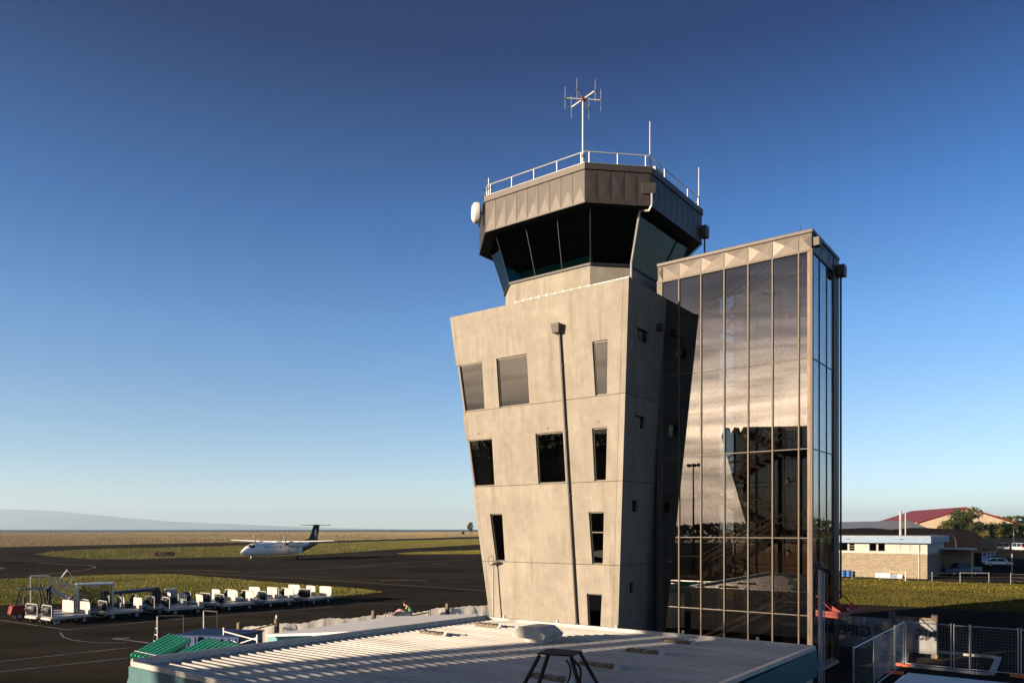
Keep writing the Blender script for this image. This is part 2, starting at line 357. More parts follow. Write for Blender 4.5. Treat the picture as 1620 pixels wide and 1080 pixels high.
# far hills across the bay
mb = MB(); n = len(mb.v)
prof = [(-500, 805.5), (-300, 804.5), (-120, 804.2), (0, 805), (60, 806.5), (90, 808), (130, 812), (165, 815), (190, 818), (215, 820), (245, 822), (270, 824.5), (320, 826.5), (380, 829), (450, 832), (520, 834.5), (600, 836.6)]
D = 20000
k = len(prof)
for x, y in prof: mb.v.append(tuple(Vector(((x-CX)/F*D, D, -3))))
for x, y in prof: p = AT(x, y, D+1500); mb.v.append((p.x, p.y, max(p.z, -2.9)))
for x, y in prof: mb.v.append(tuple(Vector(((x-CX)/F*D, D+5000, -3))))
for i in range(k-1):
    mb.f.append((i, i+1, k+i+1, k+i)); mb.f.append((k+i, k+i+1, 2*k+i+1, 2*k+i))
hills = mb.build('hills', M['hill'], smooth=True); hills['kind'] = 'structure'

# ------------------------------------------------------------ the control tower
TH = R(-37.03)                       # the airport buildings' grid
cT, sT = math.cos(TH), math.sin(TH)
TO = Vector((5.53, 35.9, 0))
def toL(p):                          # world -> tower frame
    d = Vector(p)-TO; return Vector((d.x*cT+d.y*sT, -d.x*sT+d.y*cT, d.z))
def toW(x, y, z=0): return Vector((TO.x+x*cT-y*sT, TO.y+x*sT+y*cT, z))
CAML = toL((0, 0, H))
def rayL(px, py):
    r = ray(px, py); return Vector((r.x*cT+r.y*sT, -r.x*sT+r.y*cT, r.z))
ZT = 18.39; LF = .078; LS = .078; LL = .107; W = 11.3
def on_front(px, py):                # leaning front wall: y = LF*(ZT-z)
    d = rayL(px, py); t = (LF*(ZT-CAML.z)-CAML.y)/(d.y+LF*d.z); p = CAML+d*t; return p.x, p.z
def on_side(px, py):                 # leaning right wall: x = -LS*(ZT-z)
    d = rayL(px, py); t = (-LS*(ZT-CAML.z)-CAML.x)/(d.x-LS*d.z); p = CAML+d*t; return p.y, p.z
def on_y(px, py, y0):
    d = rayL(px, py); t = (y0-CAML.y)/d.y; p = CAML+d*t; return p.x, p.z
def on_x(px, py, x0):
    d = rayL(px, py); t = (x0-CAML.x)/d.x; p = CAML+d*t; return p.y, p.z
def on_z(px, py, z0):
    return toL(G(px, py, z0))

tower = empty('control_tower', TO, TH, 'flaring pale concrete control tower with dark glazed cab on top', 'control tower')
ZJ = [0.0, 4.71, 8.86, 13.05, ZT]
def fpt(x, z, off=0.0): return Vector((x, LF*(ZT-z)+off, z))            # off >0 = into the wall
def spt(y, z, off=0.0): return Vector((-LS*(ZT-z)-off, y, z))
def lx(z): return -W+LL*(ZT-z)                                          # left edge of the front
def rx(z): return -LS*(ZT-z)
TK = .28
def lin(p, q):                       # line x(z) through two (x,z) points
    k = (q[0]-p[0])/(q[1]-p[1]); return lambda z: p[0]+k*(z-p[1])
fw = [  # row, TL, TR, BR, BL (photo positions on the front wall), corner flag
    (3, (726.7, 577.8), (762.7, 571.6), (767, 648.4), (735.6, 652.2), 1),
    (3, (784.9, 567), (833.3, 559.3), (837.8, 640.4), (790, 646), 0),
    (3, (936.7, 540.7), (961.3, 536.3), (960, 624.9), (941.8, 627), 0),
    (2, (741.6, 696.2), (778.4, 692.4), (782.7, 768.4), (751.6, 768.9), 1),
    (2, (847, 685.5), (890.5, 682), (895, 763), (851.7, 764.8), 0),
    (2, (936.4, 677), (960.5, 675.2), (958.4, 760), (940.3, 761), 0),
    (1, (775, 812.6), (794.3, 811.9), (798.9, 886.4), (784.8, 886.4), 0),
    (1, (931.1, 809.4), (955.4, 809.4), (953.6, 891.7), (936.8, 891.7), 0),
    (0, (928, 938.1), (952.2, 939.5), (949, 1010), (931.5, 1010), 0)]
wins = {0: [], 1: [], 2: [], 3: []}
for row, a, b, c, d, corner in fw:
    A_, B_, C_, D_ = on_front(*a), on_front(*b), on_front(*c), on_front(*d)
    zt = (A_[1]+B_[1])/2; zb = (C_[1]+D_[1])/2
    if row > 0 and abs(zb-ZJ[row]) < .35: zb = ZJ[row]+.03
    wins[row].append((lin(D_, A_), lin(C_, B_), zb, zt, corner))
def panel_band(name, pt, xl, xr, z0, z1, ops, thick, m, parent):
    mb = MB()
    def cell(l, r, za, zb):
        if zb-za < .004: return
        q = [pt(l(za), za), pt(r(za), za), pt(r(za), za, thick), pt(l(za), za, thick), pt(l(zb), zb), pt(r(zb), zb), pt(r(zb), zb, thick), pt(l(zb), zb, thick)]
        mb.hexa(q)
    cur = xl
    for (l, r, zb, zt, c) in ops:
        cell(cur, l, z0, z1); cell(l, r, z0, zb); cell(l, r, zt, z1); cur = r
    cell(cur, xr, z0, z1)
    return mb.build(name, m, parent)
g = .012
RT = .30      # thickness of the returning side panels seen at the corners
for row in range(4):
    z0, z1 = ZJ[row]+(g if row else 0), ZJ[row+1]-(g if row < 3 else 0)
    ops = wins[row]
    # the corner windows cut through the left return too
    left = lambda z: lx(z)+.22+g
    right = lambda z: rx(z)-RT-g
    ops2 = []
    for o_ in ops:
        ops2.append((left, o_[1], o_[2], o_[3], 1) if o_[4] else o_)
    panel_band('wall_panel', fpt, left, right, z0, z1, ops2, TK, M['concrete'], tower)
    # right wall panel of this storey (its edge shows as the corner strip)
    sw = [((1008, 518), (1027, 524), (1027, 545), (1009, 538)), ((1004.5, 656), (1022.5, 659.5), (1021, 680.5), (1003.5, 676)),
          ((1000, 791), (1010.5, 790.5), (1010.5, 810), (1000, 808)), ((997, 920), (1004, 919), (1003, 938), (996, 938))][3-row]
    q = [on_side(*p) for p in sw]
    so = [(lin(q[3], q[0]), lin(q[2], q[1]), (q[2][1]+q[3][1])/2, (q[0][1]+q[1][1])/2, 0)]
    f0 = lambda z: LF*(ZT-z)
    back = lambda z: W-.3
    panel_band('side_panel', spt, f0, back, z0, z1, so, RT, M['concrete'], tower)
    win = MB(); y0, y1 = so[0][0], so[0][1]; zb, zt = so[0][2], so[0][3]
    win.hexa([spt(y0(zb), zb, .16), spt(y1(zb), zb, .16), spt(y1(zb), zb, .17), spt(y0(zb), zb, .17), spt(y0(zt), zt, .16), spt(y1(zt), zt, .16), spt(y1(zt), zt, .17), spt(y0(zt), zt, .17)])
    win.build('small_window', M['window_glass'], tower)
    # left return and rear wall, hidden slant shaped to trim the shadow on the lawn
    mb = MB()
    segs = [(z0, z1)]
    for o_ in ops:
        if o_[4]: segs = [(z0, o_[2]), (o_[3], z1)]
    for za, zb in segs:
        if zb-za < .01: continue
        mb.hexa([(lx(za), LF*(ZT-za), za), (lx(za)+.22, LF*(ZT-za), za), (lx(za)+.22, 2.2, za), (lx(za), 2.2, za),
                 (lx(zb), LF*(ZT-zb), zb), (lx(zb)+.22, LF*(ZT-zb), zb), (lx(zb)+.22, 2.2, zb), (lx(zb), 2.2, zb)])
    XR = -5.4
    mb.hexa([(lx(z0), 2.2, z0), (lx(z0)+.3, 2.2, z0), (XR+.3, W-.3, z0), (XR, W-.3, z0),
             (lx(z1), 2.2, z1), (lx(z1)+.3, 2.2, z1), (XR+.3, W-.3, z1), (XR, W-.3, z1)])
    mb.build('return_panel', M['concrete'], tower)
    mb = MB(); mb.hexa([(XR, W-.3, z0), (rx(z0), W-.3, z0), (rx(z0), W, z0), (XR, W, z0), (XR, W-.3, z1), (rx(z1), W-.3, z1), (rx(z1), W, z1), (XR, W, z1)])
    mb.build('rear_panel', M['concrete'], tower)
    za = ZJ[row]+.02; f_ = LF*(ZT-za)+.35
    MB().prism([(lx(za)+.5, f_, ZJ[row]-.12), (rx(za)-.5, f_, ZJ[row]-.12), (rx(za)-.5, W-.4, ZJ[row]-.12), (XR+.6, W-.4, ZJ[row]-.12), (lx(za)+.5, 2.6, ZJ[row]-.12)], (0, 0, .14)).build('floor_slab', M['interior'], tower)
    # black sheets added behind the front windows so the rooms look unlit
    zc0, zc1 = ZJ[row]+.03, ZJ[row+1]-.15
    MB().hexa([fpt(lx(zc0)+.5, zc0, 1.3), fpt(rx(zc0)-.5, zc0, 1.3), fpt(rx(zc0)-.5, zc0, 1.4), fpt(lx(zc0)+.5, zc0, 1.4), fpt(lx(zc1)+.5, zc1, 1.3), fpt(rx(zc1)-.5, zc1, 1.3), fpt(rx(zc1)-.5, zc1, 1.4), fpt(lx(zc1)+.5, zc1, 1.4)]).build('dark_backing', M['black'], tower)
    # windows
    for (l, r, zb, zt, corner) in ops:
        w_ = MB()
        if corner: l = left_w = (lambda z: lx(z)+.06)
        F0 = .10 if not corner else .05
        t = .055
        def P(x, z, o): return fpt(x, z, o)
        def bar4(xa, xb, za, zb_):
            w_.hexa([P(xa(za), za, F0), P(xb(za), za, F0), P(xb(za), za, F0+.08), P(xa(za), za, F0+.08), P(xa(zb_), zb_, F0), P(xb(zb_), zb_, F0), P(xb(zb_), zb_, F0+.08), P(xa(zb_), zb_, F0+.08)])
        tl = .11 if corner else t
        bar4(lambda z: l(z)+.004, lambda z: l(z)+tl, zb+.004, zt-.004)
        bar4(lambda z: r(z)-t, lambda z: r(z)-.004, zb+.004, zt-.004)
        bar4(lambda z: l(z)+tl, lambda z: r(z)-t, zb+.004, zb+t)
        bar4(lambda z: l(z)+tl, lambda z: r(z)-t, zt-t, zt-.004)
        if row == 1 and r(zb) > -4: bar4(lambda z: l(z)+tl, lambda z: r(z)-t, zb+(zt-zb)*.60, zb+(zt-zb)*.60+.05)
        wo = w_.build('window', M['frame'], tower)
        pn = MB(); a, b = (lambda z: l(z)+tl), (lambda z: r(z)-t); za, zc = zb+t, zt-t
        pn.hexa([P(a(za), za, F0+.03), P(b(za), za, F0+.03), P(b(za), za, F0+.04), P(a(za), za, F0+.04), P(a(zc), zc, F0+.03), P(b(zc), zc, F0+.03), P(b(zc), zc, F0+.04), P(a(zc), zc, F0+.04)])
        pn.build('pane', M['window_glass'], wo)
        if corner:    # return of the corner window round the left wall
            rt = MB(); rt.hexa([(lx(zb)+.06, fpt(0, zb, .14).y, zb+.01), (lx(zb)+.07, fpt(0, zb, .14).y, zb+.01), (lx(zb)+.07, 2.2, zb+.01), (lx(zb)+.06, 2.2, zb+.01),
                               (lx(zt)+.06, fpt(0, zt, .14).y, zt-.01), (lx(zt)+.07, fpt(0, zt, .14).y, zt-.01), (lx(zt)+.07, 2.2, zt-.01), (lx(zt)+.06, 2.2, zt-.01)])
            rt.build('pane', M['window_glass'], wo)
MB().prism([(-W+.3, .3, 17.75), (-.32, .3, 17.75), (-.32, W-.32, 17.75), (-5.0, W-.32, 17.75), (-W+.3, 2.4, 17.75)], (0, 0, .2)).build('roof_deck', M['concrete_plain'], tower)
MB().prism([(p.x, p.y, 17.5) for p in [Vector((-9.72, 3.1)), Vector((-9.72, 8.2)), Vector((-8.2, 9.7)), Vector((-5.6, 9.7))]], (0, 0, .44)).build('cab_corbel', M['concrete_plain'], tower)
# parapet capping
mb = MB(); mb.box(-1.9, .03, -.03, .33, ZT+.002, ZT+.05); mb.build('capping', M['white'], tower)
# tie-bolt marks above the windows
for px, py in ((757, 686), (867, 677), (947, 667)):
    x, z = on_front(px, py); mb = MB(); mb.cbox(fpt(x, z, .0), (.09, .02, .09), ry=.6); mb.build('bolt_mark', M['dark'], tower)
# lightning strip with brackets along the parapet
x0, _ = on_front(811, 480); x1, _ = on_front(940, 452)
mb = MB(); mb.tube((x0, .10, ZT+.07), (x1, .10, ZT+.07), .035, 8); strip = mb.build('conductor_strip', M['white_worn'], tower)
mb = MB(); mb.box(-.05, .05, -.05, .07, -.07, .06); br0 = mb.build('bracket', M['white_worn'], strip)
nb = 10
for i in range(nb):
    o = br0 if i == 0 else inst(br0, strip)
    o.location = (x0+(x1-x0)*(i+.3)/nb, .10, ZT+.07)
# rain head and downpipe on the front
xh, zh = on_front(885, 521); mb = MB()
mb.hexa([fpt(xh-.22, zh-.22, -.36), fpt(xh+.16, zh-.22, -.36), fpt(xh+.16, zh-.22, 0), fpt(xh-.22, zh-.22, 0), fpt(xh-.27, zh+.24, -.42), fpt(xh+.23, zh+.24, -.42), fpt(xh+.23, zh+.24, 0), fpt(xh-.27, zh+.24, 0)])
mb.cbox(fpt(xh-.02, zh+.1, -.425), (.17, .02, .035)); 
mb.build('rain_head', M['fascia'], tower, bevel=.015)
xb, zb = on_front(912, 980)
mb = MB(); mb.tube(fpt(xh+.06, zh-.2, -.085), fpt(xb+.1, -.02, -.085), .062, 10); dp = mb.build('downpipe', M['fascia'], tower, smooth=True)
for k in range(5):
    f = (k+.5)/5; p = fpt(xh+.06+(xb+.1-xh-.06)*f, (zh-.2)*(1-f), -.08); mb = MB(); mb.cbox(p+Vector((0, .01, 0)), (.16, .12, .04)); mb.build('pipe_clip', M['fascia'], dp)
# side wall floodlight
y_, z_ = on_side(1040, 518); mb = MB(); p = spt(y_, z_, -.15); mb.cbox(p, (.3, .28, .36)); mb.build('wall_light', M['dark'], tower, bevel=.02)

# --- cab
CC = Vector((-5.65, 5.65))
def octo(h, c, z):
    P = [(-h+c, -h), (h-c, -h), (h, -h+c), (h, h-c), (h-c, h), (-h+c, h), (-h, h-c), (-h, -h+c)]
    return [Vector((CC.x+a, CC.y+b, z)) for a, b in P]
ZB, ZG0, ZG1, ZF0, ZF1 = 17.95, 20.05, 22.72, 22.62, 24.60
b0, b1 = octo(4.07, 1.5, ZB), octo(4.07, 1.5, ZG0)
i0, i1 = octo(3.85, 1.42, ZB), octo(3.85, 1.42, ZG0)
for i in range(8):
    j = (i+1) % 8; mb = MB(); e = (b0[j]-b0[i]).normalized()*.006
    mb.hexa([b0[i]+e, b0[j]-e, i0[j], i0[i], b1[i]+e, b1[j]-e, i1[j], i1[i]]); mb.build('cab_base_panel', M['concrete'], tower)
s0 = octo(4.16, 1.53, ZG0+.002); s1 = octo(4.16, 1.53, ZG0+.12); mb = MB(); mb.rings([s0, s1]); mb.build('cab_sill', M['black'], tower)
q0, q1 = octo(4.10, 1.51, ZG0+.12), octo(4.82, 1.80, ZG1)
ndiv = [3, 1, 3, 1, 3, 1, 3, 1]
for i in range(8):
    j = (i+1) % 8
    for k in range(ndiv[i]):
        fa, fb = k/ndiv[i], (k+1)/ndiv[i]
        a0, a1 = q0[i].lerp(q0[j], fa), q0[i].lerp(q0[j], fb); c0, c1 = q1[i].lerp(q1[j], fa), q1[i].lerp(q1[j], fb)
        nrm = (a1-a0).cross(c0-a0).normalized()*.012; e = (a1-a0).normalized()*.008
        mb = MB(); mb.hexa([a0+e, a1-e, a1-e-nrm, a0+e-nrm, c0+e, c1-e, c1-e-nrm, c0+e-nrm]); mb.build('cab_pane', M['cab_glass'], tower)
        if k: mb = MB(); mb.bar(a0-nrm, c0-nrm, .025, .04); mb.build('cab_mullion', M['black'], tower)
    mb = MB(); mb.bar(q0[i], q1[i], .07, .07); mb.build('cab_corner_post', M['black'], tower)
# soffit ring, ceiling, roof
so_, si_ = octo(5.53, 2.39, ZF0+.02), octo(4.70, 1.75, ZF0+.12)
mb = MB(); k = len(mb.v); mb.v += [tuple(p) for p in so_+si_]
for i in range(8): mb.f.append((i, (i+1) % 8, 8+(i+1) % 8, 8+i))
mb.f.append(tuple(range(8, 16))); mb.build('cab_soffit', M['black'], tower, fix=False)
mb = MB(); mb.rings([octo(5.45, 2.36, ZF1-.2), octo(5.45, 2.36, ZF1-.05)]); mb.build('cab_roof', M['grey'], tower)
mb = MB(); mb.rings([octo(4.0, 1.48, ZG0-.05), octo(4.0, 1.48, ZG0+.0)]); mb.build('cab_floor', M['interior'], tower)
# console desks in the cab; rear box added to block sky light
mb = MB(); mb.box(CC.x-2.4, CC.x+2.4, CC.y-3.5, CC.y-2.7, ZG0, ZG0+.75); mb.build('console', M['interior'], tower)
mb = MB(); mb.box(CC.x-2.6, CC.x+3.6, CC.y+2.2, CC.y+3.6, ZG0, ZG0+2.5); mb.build('sky_block_box', M['interior'], tower)
# folded fascia panels
fo0, fo1 = octo(5.56, 2.40, ZF0+.06), octo(5.56, 2.40, ZF1-.36)
npan = [9, 5, 9, 5, 9, 5, 9, 5]
for i in range(8):
    j = (i+1) % 8; n = npan[i]
    edge = (fo0[j]-fo0[i]); nrm = Vector((edge.y, -edge.x, 0)).normalized()
    for k in range(n):
        fa, fb = k/n, (k+1)/n
        a, b = fo0[i].lerp(fo0[j], fa), fo0[i].lerp(fo0[j], fb); c, d = fo1[i].lerp(fo1[j], fb), fo1[i].lerp(fo1[j], fa)
        e = edge.normalized()*.010; a, d, b, c = a+e, d+e, b-e, c-e
        mid = (a+b+c+d)/4+edge.normalized()*(.12*edge.length/n)+nrm*.035
        mb = MB(); v = [a, b, c, d, mid, a-nrm*.03, b-nrm*.03, c-nrm*.03, d-nrm*.03]; mb.v = [tuple(p) for p in v]
        mb.f = [(0, 1, 4), (1, 2, 4), (2, 3, 4), (3, 0, 4), (0, 5, 6, 1), (1, 6, 7, 2), (2, 7, 8, 3), (3, 8, 5, 0), (8, 7, 6, 5)]
        mb.build('fascia_panel', M['fascia'], tower)
mb = MB(); mb.rings([octo(5.50, 2.38, ZF0+.03), octo(5.50, 2.38, ZF1-.05)], cap=False); mb.build('fascia_backing', M['black'], tower)
mb = MB(); mb.rings([octo(5.59, 2.41, ZF0), octo(5.59, 2.41, ZF0+.06)], cap=False); mb.build('drip_trim', M['cap'], tower)
cp = [octo(5.56, 2.4, ZF1-.36), octo(5.62, 2.43, ZF1-.33), octo(5.62, 2.43, ZF1-.02), octo(5.57, 2.41, ZF1), octo(5.40, 2.34, ZF1), octo(5.40, 2.34, ZF1-.2)]
mb = MB(); mb.rings(cp, cap=False); mb.build('roof_capping', M['fascia'], tower)
# roof railing
ra = octo(5.46, 2.36, 0); railing = MB(); 
for i in range(8):
    j = (i+1) % 8; railing.tube(ra[i]+Vector((0, 0, ZF1+.60)), ra[j]+Vector((0, 0, ZF1+.60)), .033, 8); railing.tube(ra[i]+Vector((0, 0, ZF1+.06)), ra[j]+Vector((0, 0, ZF1+.06)), .02, 6)
rail_o = railing.build('railing', M['steel_rail'], tower, smooth=True)
mb = MB(); mb.tube((0, 0, ZF1-.02), (0, 0, ZF1+.58), .028, 8); post0 = mb.build('post', M['steel_rail'], rail_o, smooth=True); first = True
for i in range(8):
    j = (i+1) % 8; L_ = (ra[j]-ra[i]).length; n = 4 if L_ > 4 else 2; e = .22/L_
    for k in range(n+1 if n > 2 else 3):
        f = e+(1-2*e)*k/(n if n > 2 else 2); p = ra[i].lerp(ra[j], f)
        o = post0 if first else inst(post0, rail_o); first = False; o.location = (p.x, p.y, 0)
# rain heads and pipe at the cab corners
f2 = octo(5.56, 2.4, 0)[2]; f3 = octo(5.56, 2.4, 0)[3]
mb = MB(); mb.hexa([(f2.x-.32, f2.y-.42, 23.2), (f2.x+.24, f2.y+.02, 23.2), (f2.x+.06, f2.y+.2, 23.2), (f2.x-.4, f2.y-.1, 23.2), (f2.x-.34, f2.y-.46, 23.75), (f2.x+.28, f2.y+.0, 23.75), (f2.x+.06, f2.y+.2, 23.75), (f2.x-.4, f2.y-.1, 23.75)])
mb.build('rain_head', M['cap'], tower, bevel=.02)
mb = MB(); mb.box(f3.x-.02, f3.x+.34, f3.y-.25, f3.y+.25, 22.95, 23.6); mb.build('rain_head', M['cap'], tower, bevel=.02)
mb = MB(); mb.tube((f3.x+.16, f3.y, 22.95), (f3.x+.16, f3.y, 19.0), .05, 8); mb.build('downpipe', M['cap'], tower, smooth=True)
p2 = q1[2]; p3 = q0[2]
mb = MB(); mb.path([Vector((f2.x+.10, f2.y-.12, 23.2)), Vector((f2.x+.10, f2.y-.12, 22.62)), Vector((f2.x-.10, f2.y-.05, 22.42)), p2+Vector((.07, -.05, -.1)), p3+Vector((.07, -.05, .02)), Vector((p3.x+.06, p3.y-.05, 18.0))], .055, 8)
mb.build('downpipe', M['steel_rail'], tower, smooth=True)
# roof plant box
mb = MB(); mb.box(f2.x-1.3, f2.x-.35, f2.y+1.2, f2.y+2.2, ZF1-.05, ZF1+.62); pb = mb.build('plant_box', M['white_worn'], tower, bevel=.03)
for k in range(4): mb = MB(); mb.box(f2.x-.35, f2.x-.33, f2.y+1.3, f2.y+2.1, ZF1+.08+k*.12, ZF1+.14+k*.12); mb.build('louvre', M['grey'], pb)

# --- antennas on the cab roof (things of their own)
def whip(px, lp, top, label, r=.03):
    e = empty('whip_antenna', toW(lp.x, lp.y, ZF1-.05), 0, label, 'antenna', 'whip antennas on the cab roof')
    MB().tube((0, 0, 0), (0, 0, .75), .035, 8).build('bracket_pole', M['dark'], e, smooth=True)
    MB().tube((0, 0, .75), (0, 0, top-ZF1+.05), r, 8, r*.7).build('rod', M['white'], e, smooth=True)
whip(1023, ra[2]+Vector((-.02, .05, 0)), 26.95, 'white whip antenna beside the near right corner of the cab roof rail')
whip(1103, ra[3]+Vector((-.02, -.1, 0)), 26.95, 'white whip antenna at the far right end of the cab roof rail')
mp_ = toW(ra[1].x-.12, ra[1].y+.02, ZF1-.05)
mast = empty('antenna_mast', mp_, TH, 'tall mast with six-armed dipole star antenna on the cab roof', 'antenna')
hz = 27.83-ZF1+.05
MB().tube((0, 0, 0), (0, 0, hz), .055, 10, .045).build('pole', M['steel_rail'], mast, smooth=True)
MB().lathe([(.09, -.10), (.11, -.06), (.11, .06), (.08, .11)], (0, 0, hz), 12).build('hub', M['red'], mast, smooth=True)
for k in range(6):
    t = R(30+60*k)+.22; d = Vector((math.cos(t), math.sin(t), 0)); tip = d*.90+Vector((0, 0, hz))
    arm = MB().tube(d*.1+Vector((0, 0, hz)), tip, .030, 8).build('arm', M['white'], mast, smooth=True)
    MB().tube(tip+Vector((0, 0, -.55)), tip+Vector((0, 0, .55)), .010, 5).build('dipole', M['steel_rail'], arm)
    MB().cbox(tip, (.08, .08, .08)).build('end_clamp', M['black'], arm)
MB().cbox((0, 0, .45), (.12, .12, .18)).build('clamp', M['dark'], mast)
# small aerial at the left corner and the drum dish on the left of the cab
la = toW(ra[0].x+.05, ra[0].y+.05, ZF1)
e = empty('yagi_aerial', la, TH, 'small cross-armed aerial on the left corner of the cab roof', 'antenna')
MB().tube((0, 0, 0), (0, 0, 1.0), .03, 8).build('pole', M['steel_rail'], e, smooth=True)
MB().tube((-.35, 0, .42), (.3, -.1, .42), .018, 6).build('boom', M['dark'], e)
for k in range(3): MB().tube((-.3+.25*k, -.16, .42), (-.3+.25*k, .12, .42), .012, 5).build('element', M['dark'], e)
f7 = octo(5.56, 2.4, 0)[0]
dl = toW(-9.52, .20, 23.9)
e = empty('drum_dish', dl, TH+R(225), 'round white drum dish on the left side of the cab', 'dish')
MB().lathe([(.02, .30), (.35, .27), (.52, .16), (.55, .10), (.55, -.12), (.3, -.2)], (0, 0, 0), 24, 'X').build('drum', M['white'], e, smooth=True)
MB().tube((-.2, 0, 0), (-.45, 0, 0), .06, 8).build('mount', M['galv'], e)
# ------------------------------------------------------------ the glazed stair tower
GX0, GX1, GY0, GY1, GZ = -.52, 7.22, 4.07, 8.67, 20.26
ZPB = 19.28                              # underside of the parapet panels
stair = empty('glass_stair_tower', TO, TH, 'bronze-glazed rectangular stair tower beside the concrete control tower', 'stair tower')
mx_ = [on_y(px, 640, GY0)[0] for px in (1074.7, 1109.5, 1146.2, 1184, 1222.5, 1264)]
zt_ = [.12, 2.52, 6.09, 10.2, 14.37, ZPB-.06]
cols = [GX0+.30]+mx_+[GX1-.16]
my_ = [on_x(px, 720, GX1)[0] for px in (1296, 1307.6, 1317)]
rows_y = [GY0+.16]+my_
def pane(x0, x1, y0, y1, z0, z1):
    return MB().box(x0, x1, y0, y1, z0, z1).build('glass_pane', M['tower_glass'], stair)
for a, b in zip(cols[:-1], cols[1:]):
    for c, d in zip(zt_[:-1], zt_[1:]):
        pane(a+.02, b-.02, GY0, GY0+.012, c+.02, d-.02)
        if a > 1.0: pane(a+.02, b-.02, GY1-.012, GY1, c+.02, d-.02)
for a, b in zip(rows_y[:-1], rows_y[1:]):
    for c, d in zip(zt_[:-1], zt_[1:]): pane(GX1-.012, GX1, a+.02, b-.02, c+.02, d-.02)
for x in mx_:
    MB().box(x-.03, x+.03, GY0-.075, GY0+.02, .05, ZPB-.02).build('mullion', M['pale_metal'], stair)
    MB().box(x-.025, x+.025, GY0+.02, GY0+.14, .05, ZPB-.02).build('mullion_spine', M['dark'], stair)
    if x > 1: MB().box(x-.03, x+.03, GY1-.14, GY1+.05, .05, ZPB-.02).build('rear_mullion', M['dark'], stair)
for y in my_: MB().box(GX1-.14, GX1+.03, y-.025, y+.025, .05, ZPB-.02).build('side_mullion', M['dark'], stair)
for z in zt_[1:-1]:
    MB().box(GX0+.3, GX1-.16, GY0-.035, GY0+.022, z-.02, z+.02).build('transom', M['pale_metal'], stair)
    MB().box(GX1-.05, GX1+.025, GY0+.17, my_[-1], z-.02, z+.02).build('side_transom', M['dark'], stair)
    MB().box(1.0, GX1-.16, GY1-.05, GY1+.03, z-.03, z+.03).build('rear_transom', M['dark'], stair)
# corner column, end column, dark rear panel on the side, plinth
MB().box(GX1-.17, GX1-.05, GY0-.08, GY0+.10, .0, ZPB).build('corner_column', M['copper'], stair)
MB().box(GX1-.045, GX1+.05, GY0-.07, GY0+.14, .0, ZPB).build('corner_trim', M['pale_metal'], stair)
MB().box(GX0, GX0+.30, GY0-.06, GY0+.2, .0, ZPB).build('end_column', M['pale_metal'], stair)
MB().box(GX1-.3, GX1+.06, my_[-1]+.03, GY1+.06, .0, GZ-.25).build('rear_column', M['black'], stair)
MB().box(GX0, GX0+.25, GY0+.2, GY1+.05, .0, GZ-.3).build('end_wall', M['black'], stair)
MB().box(GX0+.25, 1.0, GY1-.2, GY1+.05, .0, GZ-.3).build('rear_wall', M['black'], stair)
MB().box(GX0+.3, GX1+.0, GY0-.04, GY0+.2, .0, .11).build('plinth', M['concrete_plain'], stair)
MB().box(GX1+.001, GX1+.45, GY0+.3, GY1-1.6, .0, .16).build('door_step', M['concrete_plain'], stair, bevel=.02)
MB().box(GX0+.3, GX1-.05, GY0+.2, GY1-.2, .0, .05).build('ground_floor', M['interior'], stair)
# parapet
MB().box(GX0+.05, GX1-.02, GY0+.08, GY1-.02, ZPB+.02, GZ-.12).build('roof_deck', M['interior'], stair)
def fold_panel(a, b, c, d, nrm, parent, depth, m):
    e = (b-a).normalized()*.010; a, d, b, c = a+e, d+e, b-e, c-e
    mid = (a+b+c+d)/4+nrm*depth; mb = MB(); mb.v = [tuple(p) for p in [a, b, c, d, mid, a-nrm*.03, b-nrm*.03, c-nrm*.03, d-nrm*.03]]
    mb.f = [(0, 1, 4), (1, 2, 4), (2, 3, 4), (3, 0, 4), (0, 5, 6, 1), (1, 6, 7, 2), (2, 7, 8, 3), (3, 8, 5, 0), (8, 7, 6, 5)]
    mb.build('fascia_panel', m, parent)
pc = [GX0+.02, GX0+.32]+mx_+[GX1+.02]
for a, b in zip(pc[:-1], pc[1:]):
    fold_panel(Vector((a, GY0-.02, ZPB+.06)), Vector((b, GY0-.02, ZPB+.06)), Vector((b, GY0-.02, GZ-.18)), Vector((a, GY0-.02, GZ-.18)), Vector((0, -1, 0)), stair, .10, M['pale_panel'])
sy = [GY0]+my_+[GY1+.04]
for a, b in zip(sy[:-1], sy[1:]):
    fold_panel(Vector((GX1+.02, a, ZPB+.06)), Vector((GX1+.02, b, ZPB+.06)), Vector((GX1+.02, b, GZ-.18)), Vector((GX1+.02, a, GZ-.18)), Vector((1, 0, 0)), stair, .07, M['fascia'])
MB().box(GX0, GX1+.08, GY0-.09, GY0+.25, GZ-.17, GZ).build('parapet_cap', M['fascia'], stair, bevel=.02)
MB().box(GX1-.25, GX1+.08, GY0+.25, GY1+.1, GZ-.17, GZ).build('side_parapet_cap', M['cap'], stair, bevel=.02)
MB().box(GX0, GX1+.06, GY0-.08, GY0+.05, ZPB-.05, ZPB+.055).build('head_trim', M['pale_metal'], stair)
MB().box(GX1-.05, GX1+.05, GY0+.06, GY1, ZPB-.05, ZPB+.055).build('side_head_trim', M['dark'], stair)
MB().box(GX1+.08, GX1+.36, GY0-.05, GY0+.35, 19.45, 19.85).build('rain_head', M['pale_metal'], stair, bevel=.02)
MB().box(GX1+.08, GX1+.42, GY1-.45, GY1+.1, 19.2, 19.75).build('rain_head', M['dark'], stair, bevel=.02)
MB().tube((GX1+.2, GY1-.2, 19.2), (GX1+.2, GY1-.2, 3.0), .05, 8).build('downpipe', M['dark'], stair)
for k, (x, y) in enumerate(((GX1-.6, GY0+.4), (GX1-.1, GY1-.9))): MB().tube((x, y, GZ-.1), (x, y, GZ+.45), .012, 5).build('lightning_rod', M['dark'], stair)
